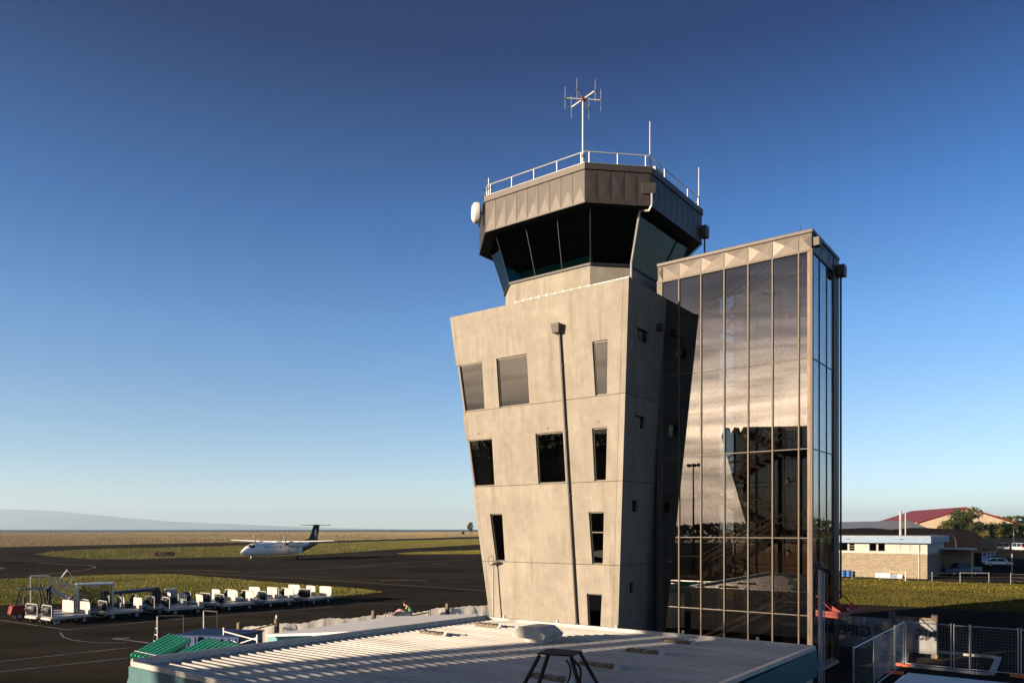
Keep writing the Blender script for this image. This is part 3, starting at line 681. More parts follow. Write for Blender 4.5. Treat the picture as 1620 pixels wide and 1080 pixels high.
# stairs inside
SX0, SX1 = 1.55, 5.35
NS = 9; zs = 0.05; rise = 2.06
for k in range(NS):
    up = (k % 2 == 0); y0, y1 = (GY0+.55, GY0+1.75) if up else (GY0+2.35, GY0+3.55)
    xa, xb = (SX0, SX1) if up else (SX1, SX0)
    za, zb = zs+k*rise, zs+(k+1)*rise
    fl = MB()
    for y in (y0, y1-.06):
        fl.hexa([(xa, y, za-.28), (xb, y, zb-.28), (xb, y+.06, zb-.28), (xa, y+.06, za-.28), (xa, y, za+.06), (xb, y, zb+.06), (xb, y+.06, zb+.06), (xa, y+.06, za+.06)])
    o = fl.build('stair_flight', M['dark'], stair)
    n = 11
    for i in range(n):
        f = (i+.5)/n; x = xa+(xb-xa)*f; z = za+(zb-za)*(i+1)/n
        MB().box(x-.15, x+.15, y0+.06, y1-.06, z-.05, z).build('tread', M['dark'], o)
    for y in (y0+.03, y1-.03):
        for hh in (.95, .62):
            MB().tube((xa, y, za+hh), (xb, y, zb+hh), .028, 6).build('handrail', M['steel_rail'], o)
    for f in (.0, .33, .66, 1.0):
        MB().tube((xa+(xb-xa)*f, y0+.03, za+(zb-za)*f), (xa+(xb-xa)*f, y0+.03, za+(zb-za)*f+.95), .018, 5).build('baluster', M['steel_rail'], o)
    lxa, lxb = (SX1, GX1-.35) if up else (GX0+.35, SX0)
    ld = MB().box(lxa, lxb, GY0+.35, GY1-.6, zb-.16, zb).build('landing', M['dark'], stair)
    MB().tube((lxb if up else lxa, GY0+.4, zb+.95), (lxa if up else lxb, GY0+.4, zb+.95), .026, 6).build('handrail', M['steel_rail'], ld)
# mesh screen between the flights, in framed lifts
for k in range(4):
    z0, z1 = .6+k*4.12, .6+k*4.12+3.9
    for (xa, xb) in ((2.0, 3.3), (3.5, 4.8), (5.35, 6.0)):
        y = GY0+2.05; sc = MB()
        sc.bar((xa, y, z0), (xa, y, z1), .05, .05).bar((xb, y, z0), (xb, y, z1), .05, .05).bar((xa, y, z0), (xb, y, z0), .05, .05).bar((xa, y, z1), (xb, y, z1), .05, .05)
        o = sc.build('mesh_screen', M['dark'], stair)
        w = MB(); n = int((xb-xa)/.13)
        for i in range(1, n): x = xa+(xb-xa)*i/n; w.bar((x, y, z0), (x, y, z1), .012, .012)
        for i in range(1, 22): z = z0+(z1-z0)*i/22; w.bar((xa, y, z), (xb, y, z), .012, .012)
        o2 = w.build('wire_infill', M['dark'], o); o2['kind'] = 'stuff'
for x in (3.4, 5.15): MB().box(x-.08, x+.08, GY0+1.95, GY0+2.15, .05, 19.2).build('post', M['dark'], stair)
# bulkhead wall lamps
for px, py, dx in ((1246, 500, 0), (1180, 545, 0), (1246, 630, 0), (1180, 690, 0), (1246, 762, 0), (1180, 797, 0), (1247, 876, 0), (1181, 907, 0)):
    x, z = on_y(px, py, GY0+1.9)
    lb = MB().lathe([(.02, -.15), (.08, -.12), (.115, -.02), (.11, .10), (.05, .17)], (x, GY0+1.9, z), 12).build('wall_lamp', M['white'], stair, smooth=True)
    MB().lathe([(.125, .02), (.13, .10), (.08, .20), (.02, .22)], (x, GY0+1.93, z), 12).build('hood', M['black'], lb, smooth=True)
# door canopy (red) on the side face
can = empty('door_canopy', TO, TH, 'red steel door canopy with tie rods on the side of the glass tower', 'canopy')
MB().hexa([(GX1+.06, 4.20, 2.52), (GX1+1.12, 4.20, 2.46), (GX1+1.12, 8.2, 2.46), (GX1+.06, 8.2, 2.52), (GX1+.06, 4.20, 2.66), (GX1+1.12, 4.20, 2.60), (GX1+1.12, 8.2, 2.60), (GX1+.06, 8.2, 2.66)]).build('slab', M['red'], can, bevel=.01)
for y in (4.25, 6.2, 8.0):
    MB().bar((GX1+.08, y, 2.74), (GX1+1.1, y, 2.68), .10, .12).build('rib', M['red'], can)
    MB().tube((GX1+.95, y, 2.7), (GX1+.05, y, 3.55), .03, 8).build('tie_rod', M['red'], can)
MB().prism([(GX1+.5, 5.2, 2.68), (GX1+1.0, 5.2, 2.66), (GX1+.5, 5.2, 3.0)], (0, .06, 0)).build('gusset', M['red'], can)

# ------------------------------------------------------------ white-roofed building in front
RO = G(770, 972, 2.8); RO.z = 0        # its far left corner
RA = math.atan2(-.602, .798)
low = empty('white_roofed_building', RO, TH, 'low building with ribbed white metal roof and teal fascia in the foreground', 'building')
# local frame: x = to the right along the far edge, y = away; near corner at y=-15.3
LEN = 15.3; WID = 12.7
dFR = on_z(1293, 1017, 2.78)-toL(RO); WID = dFR.x
M['roof_white'] = pmat('white_roof_sheet', (.47, .455, .43), rough=.5, var=.05, scale=1.1, spec=.3, dirt=(.31, .295, .265), stretch=(.25, 1, 1))
M['teal_dark'] = pmat('teal_fascia', (.035, .13, .15), rough=.5, var=.12, scale=1)
M['skylight'] = pmat('grimy_skylight', (.20, .155, .10), rough=.7, var=.45, scale=6, stretch=(1, 3, 1))
def zr(y): return 2.60+.16*(-y/LEN)
pitch = .30; sheet_w = 3*pitch
nsh = int(LEN/sheet_w)
for s in range(nsh+1):
    ya = -s*sheet_w-.12; yb = max(ya-sheet_w, -LEN+.05)
    if ya-yb < .1: continue
    prof = []; y = ya
    while y > yb+1e-6:
        for dy, h in ((0, 0), (.17, 0), (.195, .045), (.25, .045), (.275, 0)):
            yy = y-dy
            if yy > yb+.001: prof.append((yy, zr(yy)+h))
        y -= pitch
    prof.append((yb, zr(yb)))
    mb = MB(); k = len(prof)
    for x in (.065, WID-.12):
        for yy, z in prof: mb.v.append((x, yy, z))
    for i in range(k-1): mb.f.append((i, i+1, k+i+1, k+i))
    o = mb.build('roof_sheet', M['roof_white'], low, fix=False)
    if sum(p.normal.z for p in o.data.polygons) < 0: o.data.flip_normals()
def rail3(pts_out, pts_in, z0, z1, name, m):
    pass
MB().hexa([(0, 0, 2.3), (.06, 0, 2.3), (.06, -LEN, 2.3), (0, -LEN, 2.3), (0, 0, 2.80), (.06, 0, 2.80), (.06, -LEN, 3.0), (0, -LEN, 3.0)]).build('left_parapet', M['white_worn'], low, bevel=.01)
MB().box(.062, WID, -.12, .0, 2.3, 2.74).build('far_gutter', M['white_worn'], low, bevel=.01)
for k in range(5): MB().lathe([(.05, -.06), (.06, 0), (.04, .07)], (1.0+k*2.7, -.06, 2.79), 10).build('gutter_outlet', M['white_worn'], low)
MB().hexa([(WID-.12, -.0, 2.60), (WID+.02, 0, 2.60), (WID+.02, -LEN, 2.75), (WID-.12, -LEN, 2.75), (WID-.12, 0, 2.72), (WID+.02, 0, 2.72), (WID+.02, -LEN, 2.88), (WID-.12, -LEN, 2.88)]).build('right_flashing', M['white_worn'], low)
MB().box(.002, WID, -LEN-.03, -LEN+.05, 2.62, 2.93).build('near_flashing', M['white_worn'], low)
MB().box(WID-.02, WID+.06, -LEN, -.02, 1.75, 2.60).build('right_fascia', M['teal_dark'], low)
MB().box(-.02, WID+.03, -LEN-.07, -LEN-.035, 2.05, 2.80).build('near_fascia', M['teal'], low)
MB().box(-.05, -.005, -LEN, -.05, 2.0, 2.7).build('left_fascia', M['teal'], low)
MB().box(.05, WID-.05, -LEN+.1, -.1, 0, 2.3).build('wall', M['white_worn'], low)
MB().hexa([(-.9, -LEN-.06, 1.0), (-.55, -LEN-.06, 1.0), (-.55, -LEN+.2, 1.0), (-.9, -LEN+.2, 1.0), (-.05, -LEN-.06, 2.5), (-.02, -LEN-.06, 2.2), (-.02, -LEN+.2, 2.2), (-.05, -LEN+.2, 2.5)]).build('eave_brace', M['teal'], low)
def roof_local(px, py):
    p = toL(G(px, py, 2.68))-toL(RO); return p.x, p.y
for px, py in ((685, 1003.5), (772, 989), (1070, 1015), (1018, 1032.5), (945, 1056), (868, 1078)):
    x, y = roof_local(px, py); z = zr(y)
    sk = MB(); sk.hexa([(x-.55, y-.15, z+.0), (x+.55, y-.15, z+.0), (x+.55, y+.15, z+.0), (x-.55, y+.15, z+.0), (x-.55, y-.13, z+.14), (x+.55, y-.13, z+.14), (x+.55, y+.13, z+.14), (x-.55, y+.13, z+.14)])
    o = sk.build('roof_skylight', M['skylight'], low)
    MB().prism([(x+.56, y-.19, z+.02), (x+.56, y+.19, z+.02), (x+.56, y, z+.2)], (.14, 0, -.03)).build('end_flashing', M['white_worn'], o)
    for k in range(3): MB().box(x-.45+k*.4, x-.42+k*.4, y-.16, y+.16, z+.10, z+.155).build('strap', M['dark'], o)
# roof ventilator hood
x, y = roof_local(852, 1014); z = zr(y)
vent = empty('roof_ventilator', toW(*(toL(RO)+Vector((x, y, 0)))[:2], z), TH, 'white boxy ventilator hood on the white ribbed roof', 'ventilator')
MB().box(-.36, .36, -.3, .3, .0, .20).build('curb', M['white'], vent, bevel=.01)
MB().prism([(-.62, -.62, .20), (.62, -.62, .20), (.70, -.62, .34), (.34, -.62, .58), (-.34, -.62, .58), (-.70, -.62, .34)], (0, 1.1, 0)).build('hood', M['roof_white'], vent)
# dark steel frame standing on the roof near the camera
fr = G(886, 1030, 4.25); d0 = fr.y
frame = empty('steel_roof_frame', (fr.x, fr.y, zr(-13)), TH+.25, 'rusty dark four-legged steel frame standing on the white roof', 'frame')
ht = 4.25-zr(-13)
M['rust'] = pmat('rusty_steel', (.05, .03, .022), rough=.8, metal=.2, var=.5, scale=6)
top = [(-.30, -.26), (.30, -.26), (.30, .26), (-.30, .26)]; base = [(-.95, -.8), (.95, -.8), (.95, .8), (-.95, .8)]
MB().box(-.33, .33, -.29, .29, ht-.03, ht+.0).build('top_plate', M['rust'], frame)
for (a, b), (c, d) in zip(top, base):
    MB().bar((a, b, ht-.04), (c, d, .02), .055, .055).build('leg', M['rust'], frame)
for i in range(4):
    j = (i+1) % 4; f = .55
    p = [top[k][0]+(base[k][0]-top[k][0])*f for k in (i, j)]; q = [top[k][1]+(base[k][1]-top[k][1])*f for k in (i, j)]
    MB().tube((p[0], q[0], ht*(1-f)), (p[1], q[1], ht*(1-f)), .022, 6).build('brace', M['rust'], frame)
pts = [Vector((.33+.07*math.sin(t*1.7)+.42*t/6, -.27-.10*math.cos(t*1.3), ht-.02-.22*t/1.2)) for t in [i*.3 for i in range(24)] if ht-.02-.22*t/1.2 > .05]
MB().path(pts, .022, 6).build('cable', M['black_rubber'], frame)
pts = [Vector((.20+.05*math.sin(t*2)+.30*t/6, -.31+.08*math.cos(t*1.1), ht-.1-.25*t/1.2)) for t in [i*.3 for i in range(20)] if ht-.1-.25*t/1.2 > .05]
MB().path(pts, .018, 6).build('cable', M['black_rubber'], frame)

# second white roof beyond
pts2 = [G(422, 1003, 1.75), G(618, 974.5, 2.42), G(757, 970, 2.75), G(752, 974.8, 2.72), G(566, 998, 2.25)]
lr = empty('annex_building', (0, 0, 0), 0, 'small annex with plain white roof and pale teal fascia beyond the ribbed roof', 'building')
k5 = sum(pts2, Vector())/5
def ring2(f, dz): return [Vector((k5.x+(p.x-k5.x)*f, k5.y+(p.y-k5.y)*f, p.z+dz)) for p in pts2]
MB().rings([ring2(1, -.10), ring2(1, 0)]).build('roof', M['white'], lr)
MB().rings([ring2(.99, -.42), ring2(.99, -.102)]).build('fascia', pmat('pale_teal', (.13, .33, .36), rough=.5, var=.08), lr)
MB().rings([[Vector((p.x, p.y, 0)) for p in ring2(.97, 0)], ring2(.97, -.42)]).build('wall', M['white'], lr)
# pale flat roof at the lower right
c0 = G(1436, 1063, 2.6); Lr = toL(c0)
shed = empty('flat_roofed_shed', (c0.x, c0.y, 0), TH, 'pale flat roof edge of a shed in the lower right foreground', 'shed')
MB().box(0, 7, -6, 0, 2.42, 2.6).build('roof', pmat('pale_blue_roof', (.55, .60, .63), rough=.6, var=.08), shed, bevel=.02)
MB().box(.15, 6.8, -5.8, -.15, 0, 2.42).build('wall', M['grey'], shed)
MB().box(-.06, 7, .0, .10, 2.36, 2.52).build('gutter', M['galv'], shed)
MB().box(-.10, -.0, -6, .1, 2.36, 2.52).build('side_gutter', M['galv'], shed)
# ------------------------------------------------------------ things on the apron
AX = Vector((.83, .56, 0)).normalized(); CA = math.atan2(AX.y, AX.x)
def wheel(parent, x, y, z, r, w, name='wheel', rim=None):
    o = MB().lathe([(r*.55, -w/2), (r*.92, -w/2), (r, -w*.35), (r, w*.35), (r*.92, w/2), (r*.55, w/2)], (0, 0, 0), 18, 'Y').build(name, M['black_rubber'], parent, smooth=True)
    o.location = (x, y, z)
    MB().lathe([(.01, -w*.52), (r*.55, -w*.5), (r*.58, -w*.3), (r*.58, w*.3), (r*.55, w*.5), (.01, w*.52)], (0, 0, 0), 14, 'Y').build('rim', rim or M['grey'], o, smooth=True)
    return o
M['deck'] = pmat('cart_deck', (.42, .43, .44), rough=.4, metal=.3, var=.2, scale=3)
def make_cart():
    e = empty('baggage_cart', (0, 0, 0), 0)
    MB().box(-1.25, 1.25, -.72, .72, .50, .56).build('deck', M['deck'], e, bevel=.01)
    MB().box(-1.27, 1.27, -.75, -.721, .40, .57).build('side_rail', M['white_worn'], e); MB().box(-1.27, 1.27, .721, .75, .40, .57).build('side_rail', M['white_worn'], e)
    MB().box(-1.15, 1.15, -.35, .35, .30, .44).build('chassis', M['dark'], e)
    bd = MB(); 
    # rounded end board on the far end
    def rr(w, h, r, z0):
        pts = [(-w, z0), (w, z0)]
        for k in range(5): t = k/4*math.pi/2; pts.append((w-r+r*math.cos(t), h-r+r*math.sin(t)))
        for k in range(5): t = math.pi/2+k/4*math.pi/2; pts.append((-w+r+r*math.cos(t), h-r+r*math.sin(t)))
        return pts
    bd.prism([(1.20, a, b) for a, b in rr(.72, 1.42, .12, .57)], (.05, 0, 0)); bd.build('end_board', M['white_worn'], e)
    fr = rr(.72, 1.34, .12, .40); P = [Vector((-1.26, a, b)) for a, b in fr]
    MB().path(P[1:]+[P[0]], .035, 6).build('end_frame', M['white_worn'], e)
    tp = MB(); rs = []
    rnd = random.Random(3)
    for i in range(9):
        x = -1.22-.20*math.sin(i/8*math.pi)*(1) ; z = .62+i/8*.72
        rs.append([(x+.12*math.sin(j*1.3+i)*.5, -.62+1.24*j/6, z+.03*math.sin(j*2+i)) for j in range(7)]+[(-1.12, .62-1.24*j/6, z) for j in range(7)])
    tp.rings(rs); tp.build('rolled_cover', M['black_tarp'], e, smooth=True)
    MB().box(-1.36, -1.25, -.72, .72, .36, .50).build('bumper', M['white_worn'], e, bevel=.01)
    for x in (-.85, .85):
        for y in (-.62, .62): wheel(e, x, y, .22, .22, .16)
    MB().bar((1.22, .25, .42), (2.25, 0, .25), .05, .05).bar((1.22, -.25, .42), (2.25, 0, .25), .05, .05).build('drawbar', M['grey'], e)
    return e
proto = make_cart(); used = False
ords = ['leftmost', 'second from the left', 'third from the left', 'fourth from the left', 'fifth from the left', 'rightmost']
rowsn = ['front', 'middle', 'rear']
front = [(-30.8, 51.4), (-28.6, 54.6), (-25.2, 57.3), (-22.4, 60.2), (-19.9, 62.9), (-17.2, 65.5)]
CD = Vector((.62, .785, 0)); CP = Vector((-.785, .62, 0)); CDa = math.atan2(CD.y, CD.x)
for rw in range(3):
    for k in range(6):
        if rw == 2 and k == 0: continue
        w0 = Vector((*front[k], 0)); p = w0+CD*(.85-.35*rw+random.uniform(-.15, .15))+CP*(.62+1.95*rw+random.uniform(-.1, .1))
        o = proto if not used else copy_tree(proto); used = True
        o.location = p; o.rotation_euler = (0, 0, CDa+random.uniform(-.14, .14))
        nm = ords[k] if rw < 2 else ['', 'leftmost', 'second from the left', 'third from the left', 'fourth from the left', 'rightmost'][k]
        tag(o, f'white flatbed baggage cart with rolled black cover, {nm} in the {rowsn[rw]} row', 'baggage cart', 'baggage carts in rows on the apron')
# forklift
p = G(58, 977.5); fk = empty('forklift', p, CA+.15, 'red and black forklift with tall mast left of the baggage carts', 'forklift')
MB().prism([(-1.5, -.55, .35), (-.2, -.55, .35), (.55, -.55, .35), (.55, -.55, .6), (-.1, -.55, .62), (-.25, -.55, 1.0), (-1.0, -.55, 1.05), (-1.5, -.55, 1.0)], (0, 1.1, 0)).build('body', M['red'], fk, bevel=.06)
MB().prism([(-1.75, -.55, .4), (-1.3, -.55, .4), (-1.3, -.55, 1.08), (-1.62, -.55, 1.0)], (0, 1.1, 0)).build('counterweight', M['red'], fk, bevel=.08)
for y in (-.5, .5):
    MB().bar((-1.2, y, 1.0), (-.95, y, 2.15), .07, .07).build('cab_post', M['dark'], fk); MB().bar((.55, y, .6), (.25, y, 2.15), .07, .07).build('cab_post', M['dark'], fk)
    MB().bar((.75, y*.75, .1), (.75, y*.75, 2.3), .12, .16).build('mast_rail', M['dark'], fk)
    MB().box(.8, 2.0, y*.6-.06, y*.6+.06, .08, .13).build('fork', M['dark'], fk)
    wheel(fk, .3, y, .34, .34, .24); wheel(fk, -1.15, y*.9, .28, .28, .2)
MB().box(-1.1, .35, -.55, .55, 2.15, 2.22).build('guard_roof', M['dark'], fk)
MB().box(.70, .86, -.42, .42, 1.0, 1.25).build('mast_crossbar', M['dark'], fk); MB().box(.70, .86, -.42, .42, 2.1, 2.3).build('mast_crossbar', M['dark'], fk)
MB().box(-.75, -.3, -.28, .28, 1.0, 1.12).build('seat', M['black_tarp'], fk, bevel=.04); MB().box(-.85, -.72, -.28, .28, 1.1, 1.6).build('seat_back', M['black_tarp'], fk, bevel=.04)
MB().box(.78, .84, -.4, .4, .3, 1.9).build('load_curtain', M['black_tarp'], fk)
# passenger steps
p = G(98, 972); st = empty('passenger_steps', p, CA-.05, 'white mobile passenger steps with railings behind the forklift', 'airstairs')
for y in (-.65, .65):
    MB().bar((1.9, y, .35), (-.9, y, 2.0), .08, .22).build('stringer', M['white'], st)
    MB().tube((1.9, y, 1.35), (-.9, y, 3.0), .03, 6).build('handrail', M['white'], st); MB().tube((-.9, y, 3.0), (-2.0, y, 3.0), .03, 6).build('handrail', M['white'], st)
    for k in range(6):
        f = k/5; MB().tube((1.9-2.8*f, y, .35+1.65*f), (1.9-2.8*f, y, 1.35+1.65*f), .022, 6).build('baluster', M['white'], st)
    for k in range(3):
        MB().tube((1.9, y, .6+.25*k), (-.9, y, 2.25+.25*k), .012, 5).build('infill_rail', M['white'], st)
    for x in (-1.45, -2.0): MB().tube((x, y, .3), (x, y, 3.0), .03, 6).build('post', M['white'], st)
    MB().bar((-.9, y, .3), (-.9, y, 2.0), .06, .06).build('leg', M['white'], st)
    wheel(st, 1.5, y, .22, .22, .12); wheel(st, -1.6, y, .22, .22, .12)
for k in range(9): f = (k+.5)/9; MB().box(1.9-2.8*f-.16, 1.9-2.8*f+.16, -.62, .62, .40+1.65*f, .44+1.65*f).build('tread', M['galv'], st)
MB().box(-2.05, -.9, -.66, .66, 1.95, 2.02).build('platform', M['galv'], st); MB().box(-2.1, 1.9, -.5, .5, .25, .36).build('chassis', M['white_worn'], st)
MB().prism([(-2.05, -.66, 2.1), (-2.05, .66, 2.1), (-2.05, .66, 2.9), (-2.05, -.66, 2.9)], (.03, 0, 0)).build('end_guard', M['white_worn'], st)
for k, s in enumerate((-1, 1)): MB().tube((-.2, s*.65, 2.6), (.35, s*.65, 3.4), .03, 6).tube((.35, s*.65, 3.4), (.75, s*.65, 2.75), .03, 6).tube((.75, s*.65, 2.75), (.3, s*.65, 2.2), .03, 6).build('folded_gate', M['white'], st)
# glazed shelter cabin
p = G(150, 973.5); gs = empty('glazed_booth', p, CA-.03, 'silver-framed clear-sided booth behind the baggage carts', 'booth')
for x in (-1.15, 1.15):
    for y in (-.75, .75): MB().box(x-.05, x+.05, y-.05, y+.05, .0, 2.35).build('post', M['galv'], gs)
MB().box(-1.25, 1.25, -.85, .85, 2.35, 2.46).build('roof', M['galv'], gs, bevel=.02)
for s in (-1, 1):
    MB().box(-1.1, 1.1, s*.75-.01, s*.75+.01, .75, 2.3).build('pane', M['clear'], gs); MB().box(-1.1, 1.1, s*.75-.02, s*.75+.02, .15, .72).build('lower_panel', M['grey'], gs)
    MB().box(s*1.15-.01, s*1.15+.01, -.7, .7, .75, 2.3).build('pane', M['clear'], gs); MB().box(s*1.15-.02, s*1.15+.02, -.7, .7, .15, .72).build('lower_panel', M['grey'], gs)
MB().box(.3, .9, -.3, .3, .5, 1.3).build('seat', M['dark'], gs, bevel=.05); MB().tube((.1, 0, .5), (-.1, 0, 1.25), .03, 6).build('lever', M['steel_rail'], gs)
MB().box(-1.1, 1.1, -.7, .7, .12, .2).build('floor', M['dark'], gs)
# belt loader
p = G(212, 966); bl = empty('belt_loader', p, CA-.02, 'dark blue belt loader with raised conveyor among the carts', 'belt loader')
M['navy'] = pmat('navy_paint', (.03, .045, .10), rough=.45, var=.15)
MB().hexa([(-2.1, -.4, 1.35), (1.5, -.4, 1.55), (1.5, .4, 1.55), (-2.1, .4, 1.35), (-2.1, -.4, 1.58), (1.5, -.4, 1.80), (1.5, .4, 1.80), (-2.1, .4, 1.58)]).build('conveyor', M['navy'], bl, bevel=.03)
MB().prism([(1.3, -.45, .6), (1.85, -.45, .6), (1.95, -.45, 1.5), (1.7, -.45, 1.85), (1.3, -.45, 1.8)], (0, .9, 0)).build('drive_head', M['dark'], bl, bevel=.05)
MB().lathe([(.26, -.4), (.26, .4)], (-2.1, 0, 1.46), 14, 'Y').build('roller', M['dark'], bl, smooth=True)
MB().box(-1.9, 1.6, -.55, .55, .35, .65).build('chassis', M['dark'], bl, bevel=.03)
for s in (-1, 1):
    MB().bar((-1.2, s*.3, .6), (-.9, s*.3, 1.42), .08, .08).build('lift_arm', M['dark'], bl); wheel(bl, -1.3, s*.5, .3, .3, .2); wheel(bl, 1.2, s*.5, .3, .3, .2)
# small tug with a white load
p = G(258, 962.5); tg = empty('baggage_tug', p, CA, 'small dark tug with a white load box between the cart rows', 'tug')
MB().prism([(-1.0, -.5, .3), (1.0, -.5, .3), (1.0, -.5, .9), (.2, -.5, .95), (.1, -.5, .7), (-1.0, -.5, .75)], (0, 1.0, 0)).build('body', M['dark'], tg, bevel=.05)
MB().box(.15, 1.0, -.45, .45, .96, 1.62).build('load_box', M['white_worn'], tg, bevel=.06)
for x in (-.9, -.35):
    for s in (-1, 1): MB().bar((x, s*.45, .7), (x, s*.45, 1.6), .06, .06).build('cab_post', M['dark'], tg)
MB().box(-1.0, -.3, -.5, .5, 1.6, 1.66).build('canopy', M['dark'], tg)
for x in (-.7, .7):
    for s in (-1, 1): wheel(tg, x, s*.48, .25, .25, .18)

# ------------------------------------------------------------ turboprop airliner
AP = Vector((-49.6, 165.0, 0)); th = math.atan2(-.927, -.375)
pl = empty('turboprop_airliner', AP, th, 'white twin turboprop airliner with black tail taxiing across the apron', 'airplane')
def livery():
    m, nt, N, L, b = new_mat('white_and_black_livery'); b.inputs['Roughness'].default_value = .45; b.inputs['Specular IOR Level'].default_value = .25
    t = N.new('ShaderNodeTexCoord'); s = N.new('ShaderNodeSeparateXYZ'); L.new(t.outputs['Object'], s.inputs[0])
    z = N.new('ShaderNodeMath'); z.operation = 'MULTIPLY_ADD'; z.inputs[1].default_value = -.9; L.new(s.outputs['Z'], z.inputs[0]); L.new(s.outputs['X'], z.inputs[2])
    n = N.new('ShaderNodeTexNoise'); n.inputs['Scale'].default_value = 1.4; L.new(t.outputs['Object'], n.inputs['Vector'])
    a = N.new('ShaderNodeMath'); a.operation = 'MULTIPLY_ADD'; a.inputs[1].default_value = 1.6; L.new(n.outputs['Fac'], a.inputs[0]); L.new(z.outputs[0], a.inputs[2])
    c = N.new('ShaderNodeMath'); c.operation = 'GREATER_THAN'; c.inputs[1].default_value = -5.6; L.new(a.outputs[0], c.inputs[0])
    x = N.new('ShaderNodeMix'); x.data_type = 'RGBA'; x.inputs['A'].default_value = (.012, .012, .014, 1); x.inputs['B'].default_value = (.78, .78, .78, 1)
    L.new(c.outputs[0], x.inputs['Factor']); L.new(x.outputs['Result'], b.inputs['Base Color']); return m
M['livery'] = livery(); M['plane_black'] = pmat('gloss_black_paint', (.010, .010, .011), rough=.5, var=.1, spec=.1); M['plane_white'] = pmat('gloss_white_paint', (.78, .78, .78), rough=.35, var=.04)
fus = [(13.3, .05, 1.75), (13.0, .30, 1.78), (12.4, .62, 1.88), (11.6, .92, 2.00), (10.9, 1.14, 2.14), (10.2, 1.28, 2.22), (9.2, 1.34, 2.25), (6, 1.35, 2.25), (0, 1.35, 2.25), (-3.5, 1.35, 2.25), (-5.5, 1.22, 2.38), (-7.5, .98, 2.66), (-9.5, .68, 2.98), (-11.2, .40, 3.25), (-12.3, .15, 3.4)]
mb = MB(); rs = []
for x, r, zc in fus: rs.append([(x, r*math.cos(2*math.pi*i/28), zc+r*math.sin(2*math.pi*i/28)) for i in range(28)])
mb.rings(rs); mb.build('fuselage', M['livery'], pl, smooth=True)
def foil(pts_root, pts_tip): return pts_root, pts_tip
def wing(name, y0, y1, x0, c0, x1, c1, z0, z1, t0, t1, m):
    def sec(y, x, c, z, t): return [(x, y, z), (x-c*.08, y, z+t*.5), (x-c*.35, y, z+t*.62), (x-c*.7, y, z+t*.35), (x-c, y, z+.01), (x-c*.7, y, z-t*.18), (x-c*.35, y, z-t*.35), (x-c*.08, y, z-t*.35)]
    return MB().rings([sec(y0, x0, c0, z0, t0), sec(y1, x1, c1, z1, t1)]).build(name, m, pl, smooth=True)
for s in (-1, 1):
    wing('wing', 0, s*4.2, 1.7, 2.6, 1.7, 2.6, 3.72, 3.75, .42, .40, M['plane_white']); wing('wing_outer', s*4.2, s*13.7, 1.7, 2.6, 1.2, 1.25, 3.75, 4.05, .40, .18, M['plane_white'])
    nac = [(3.9, .32, 3.35), (3.5, .52, 3.3), (2.6, .62, 3.22), (1.0, .66, 3.15), (-.8, .60, 3.15), (-2.4, .42, 3.3), (-3.6, .15, 3.45)]
    MB().rings([[(x, s*3.95+r*.8*math.cos(2*math.pi*i/18), z+r*math.sin(2*math.pi*i/18)) for i in range(18)] for x, r, z in nac]).build('nacelle', M['plane_white'], pl, smooth=True)
    sp = MB().lathe([(.02, .55), (.12, .42), (.24, .15), (.27, 0), (.27, -.05)], (3.95, s*3.95, 3.35), 14, 'X').build('spinner', M['plane_black'], pl, smooth=True)
    for k in range(4):
        t = R(25+90*k); d = Vector((0, math.cos(t), math.sin(t))); n_ = Vector((0, -math.sin(t), math.cos(t))); c = Vector((4.1, s*3.95, 3.35)); ax = Vector((1, 0, 0))
        MB().hexa([c+d*.2-n_*.09-ax*.05, c+d*.2+n_*.09+ax*.05, c+d*.2+n_*.09+ax*.08, c+d*.2-n_*.09-ax*.02, c+d*1.95-n_*.12, c+d*1.95+n_*.12+ax*.02, c+d*1.95+n_*.12+ax*.035, c+d*1.95-n_*.12+ax*.015]).build('propeller_blade', M['dark'], sp)
    gl = MB().tube((-.1, s*3.95, 2.8), (.15, s*3.95, .5), .12, 8).tube((-.9, s*3.95, 2.7), (.1, s*3.95, .9), .06, 6).build('main_gear', M['plane_white'], pl, smooth=True)
    MB().box(-.7, .5, s*3.95-.42, s*3.95-.39, 1.7, 2.7).build('gear_door', M['plane_white'], gl); MB().box(-.7, .5, s*3.95+.39, s*3.95+.42, 1.7, 2.7).build('gear_door', M['plane_white'], gl)
    for q in (-.26, .26): wheel(gl, .15, s*3.95+q, .45, .45, .26)
ng = MB().tube((10.3, 0, 1.2), (10.4, 0, .35), .08, 8).build('nose_gear', M['plane_white'], pl, smooth=True)
for q in (-.18, .18): wheel(ng, 10.4, q, .32, .32, .18)
# centre-wing fairing, fin, tailplane
MB().rings([[(x, w_*math.cos(2*math.pi*i/16), z+h_*math.sin(2*math.pi*i/16)) for i in range(16)] for x, w_, h_, z in ((3.2, .2, .1, 3.5), (2.2, .95, .42, 3.5), (0, 1.1, .5, 3.5), (-1.8, .9, .4, 3.5), (-3.4, .2, .1, 3.5))]).build('wing_fairing', M['plane_white'], pl, smooth=True)
def finsec(x0, c, z, t): return [(x0, 0, z), (x0-c*.3, t, z), (x0-c, .015, z), (x0-c, -.015, z), (x0-c*.3, -t, z)]
fin = MB().rings([finsec(-6.9, 4.9, 3.3, .16), finsec(-9.0, 3.05, 4.6, .14), finsec(-10.35, 2.35, 7.35, .10)]).build('tail_fin', M['plane_black'], pl, smooth=True)
MB().prism([(-4.2, -.05, 3.55), (-7.5, -.05, 3.5), (-8.6, -.05, 4.35)], (0, .1, 0)).build('dorsal_fillet', M['plane_black'], pl)
for s in (-1, 1): wing('tailplane', 0, s*3.95, -10.3, 1.75, -10.75, 1.1, 7.40, 7.42, .18, .10, M['plane_black'])
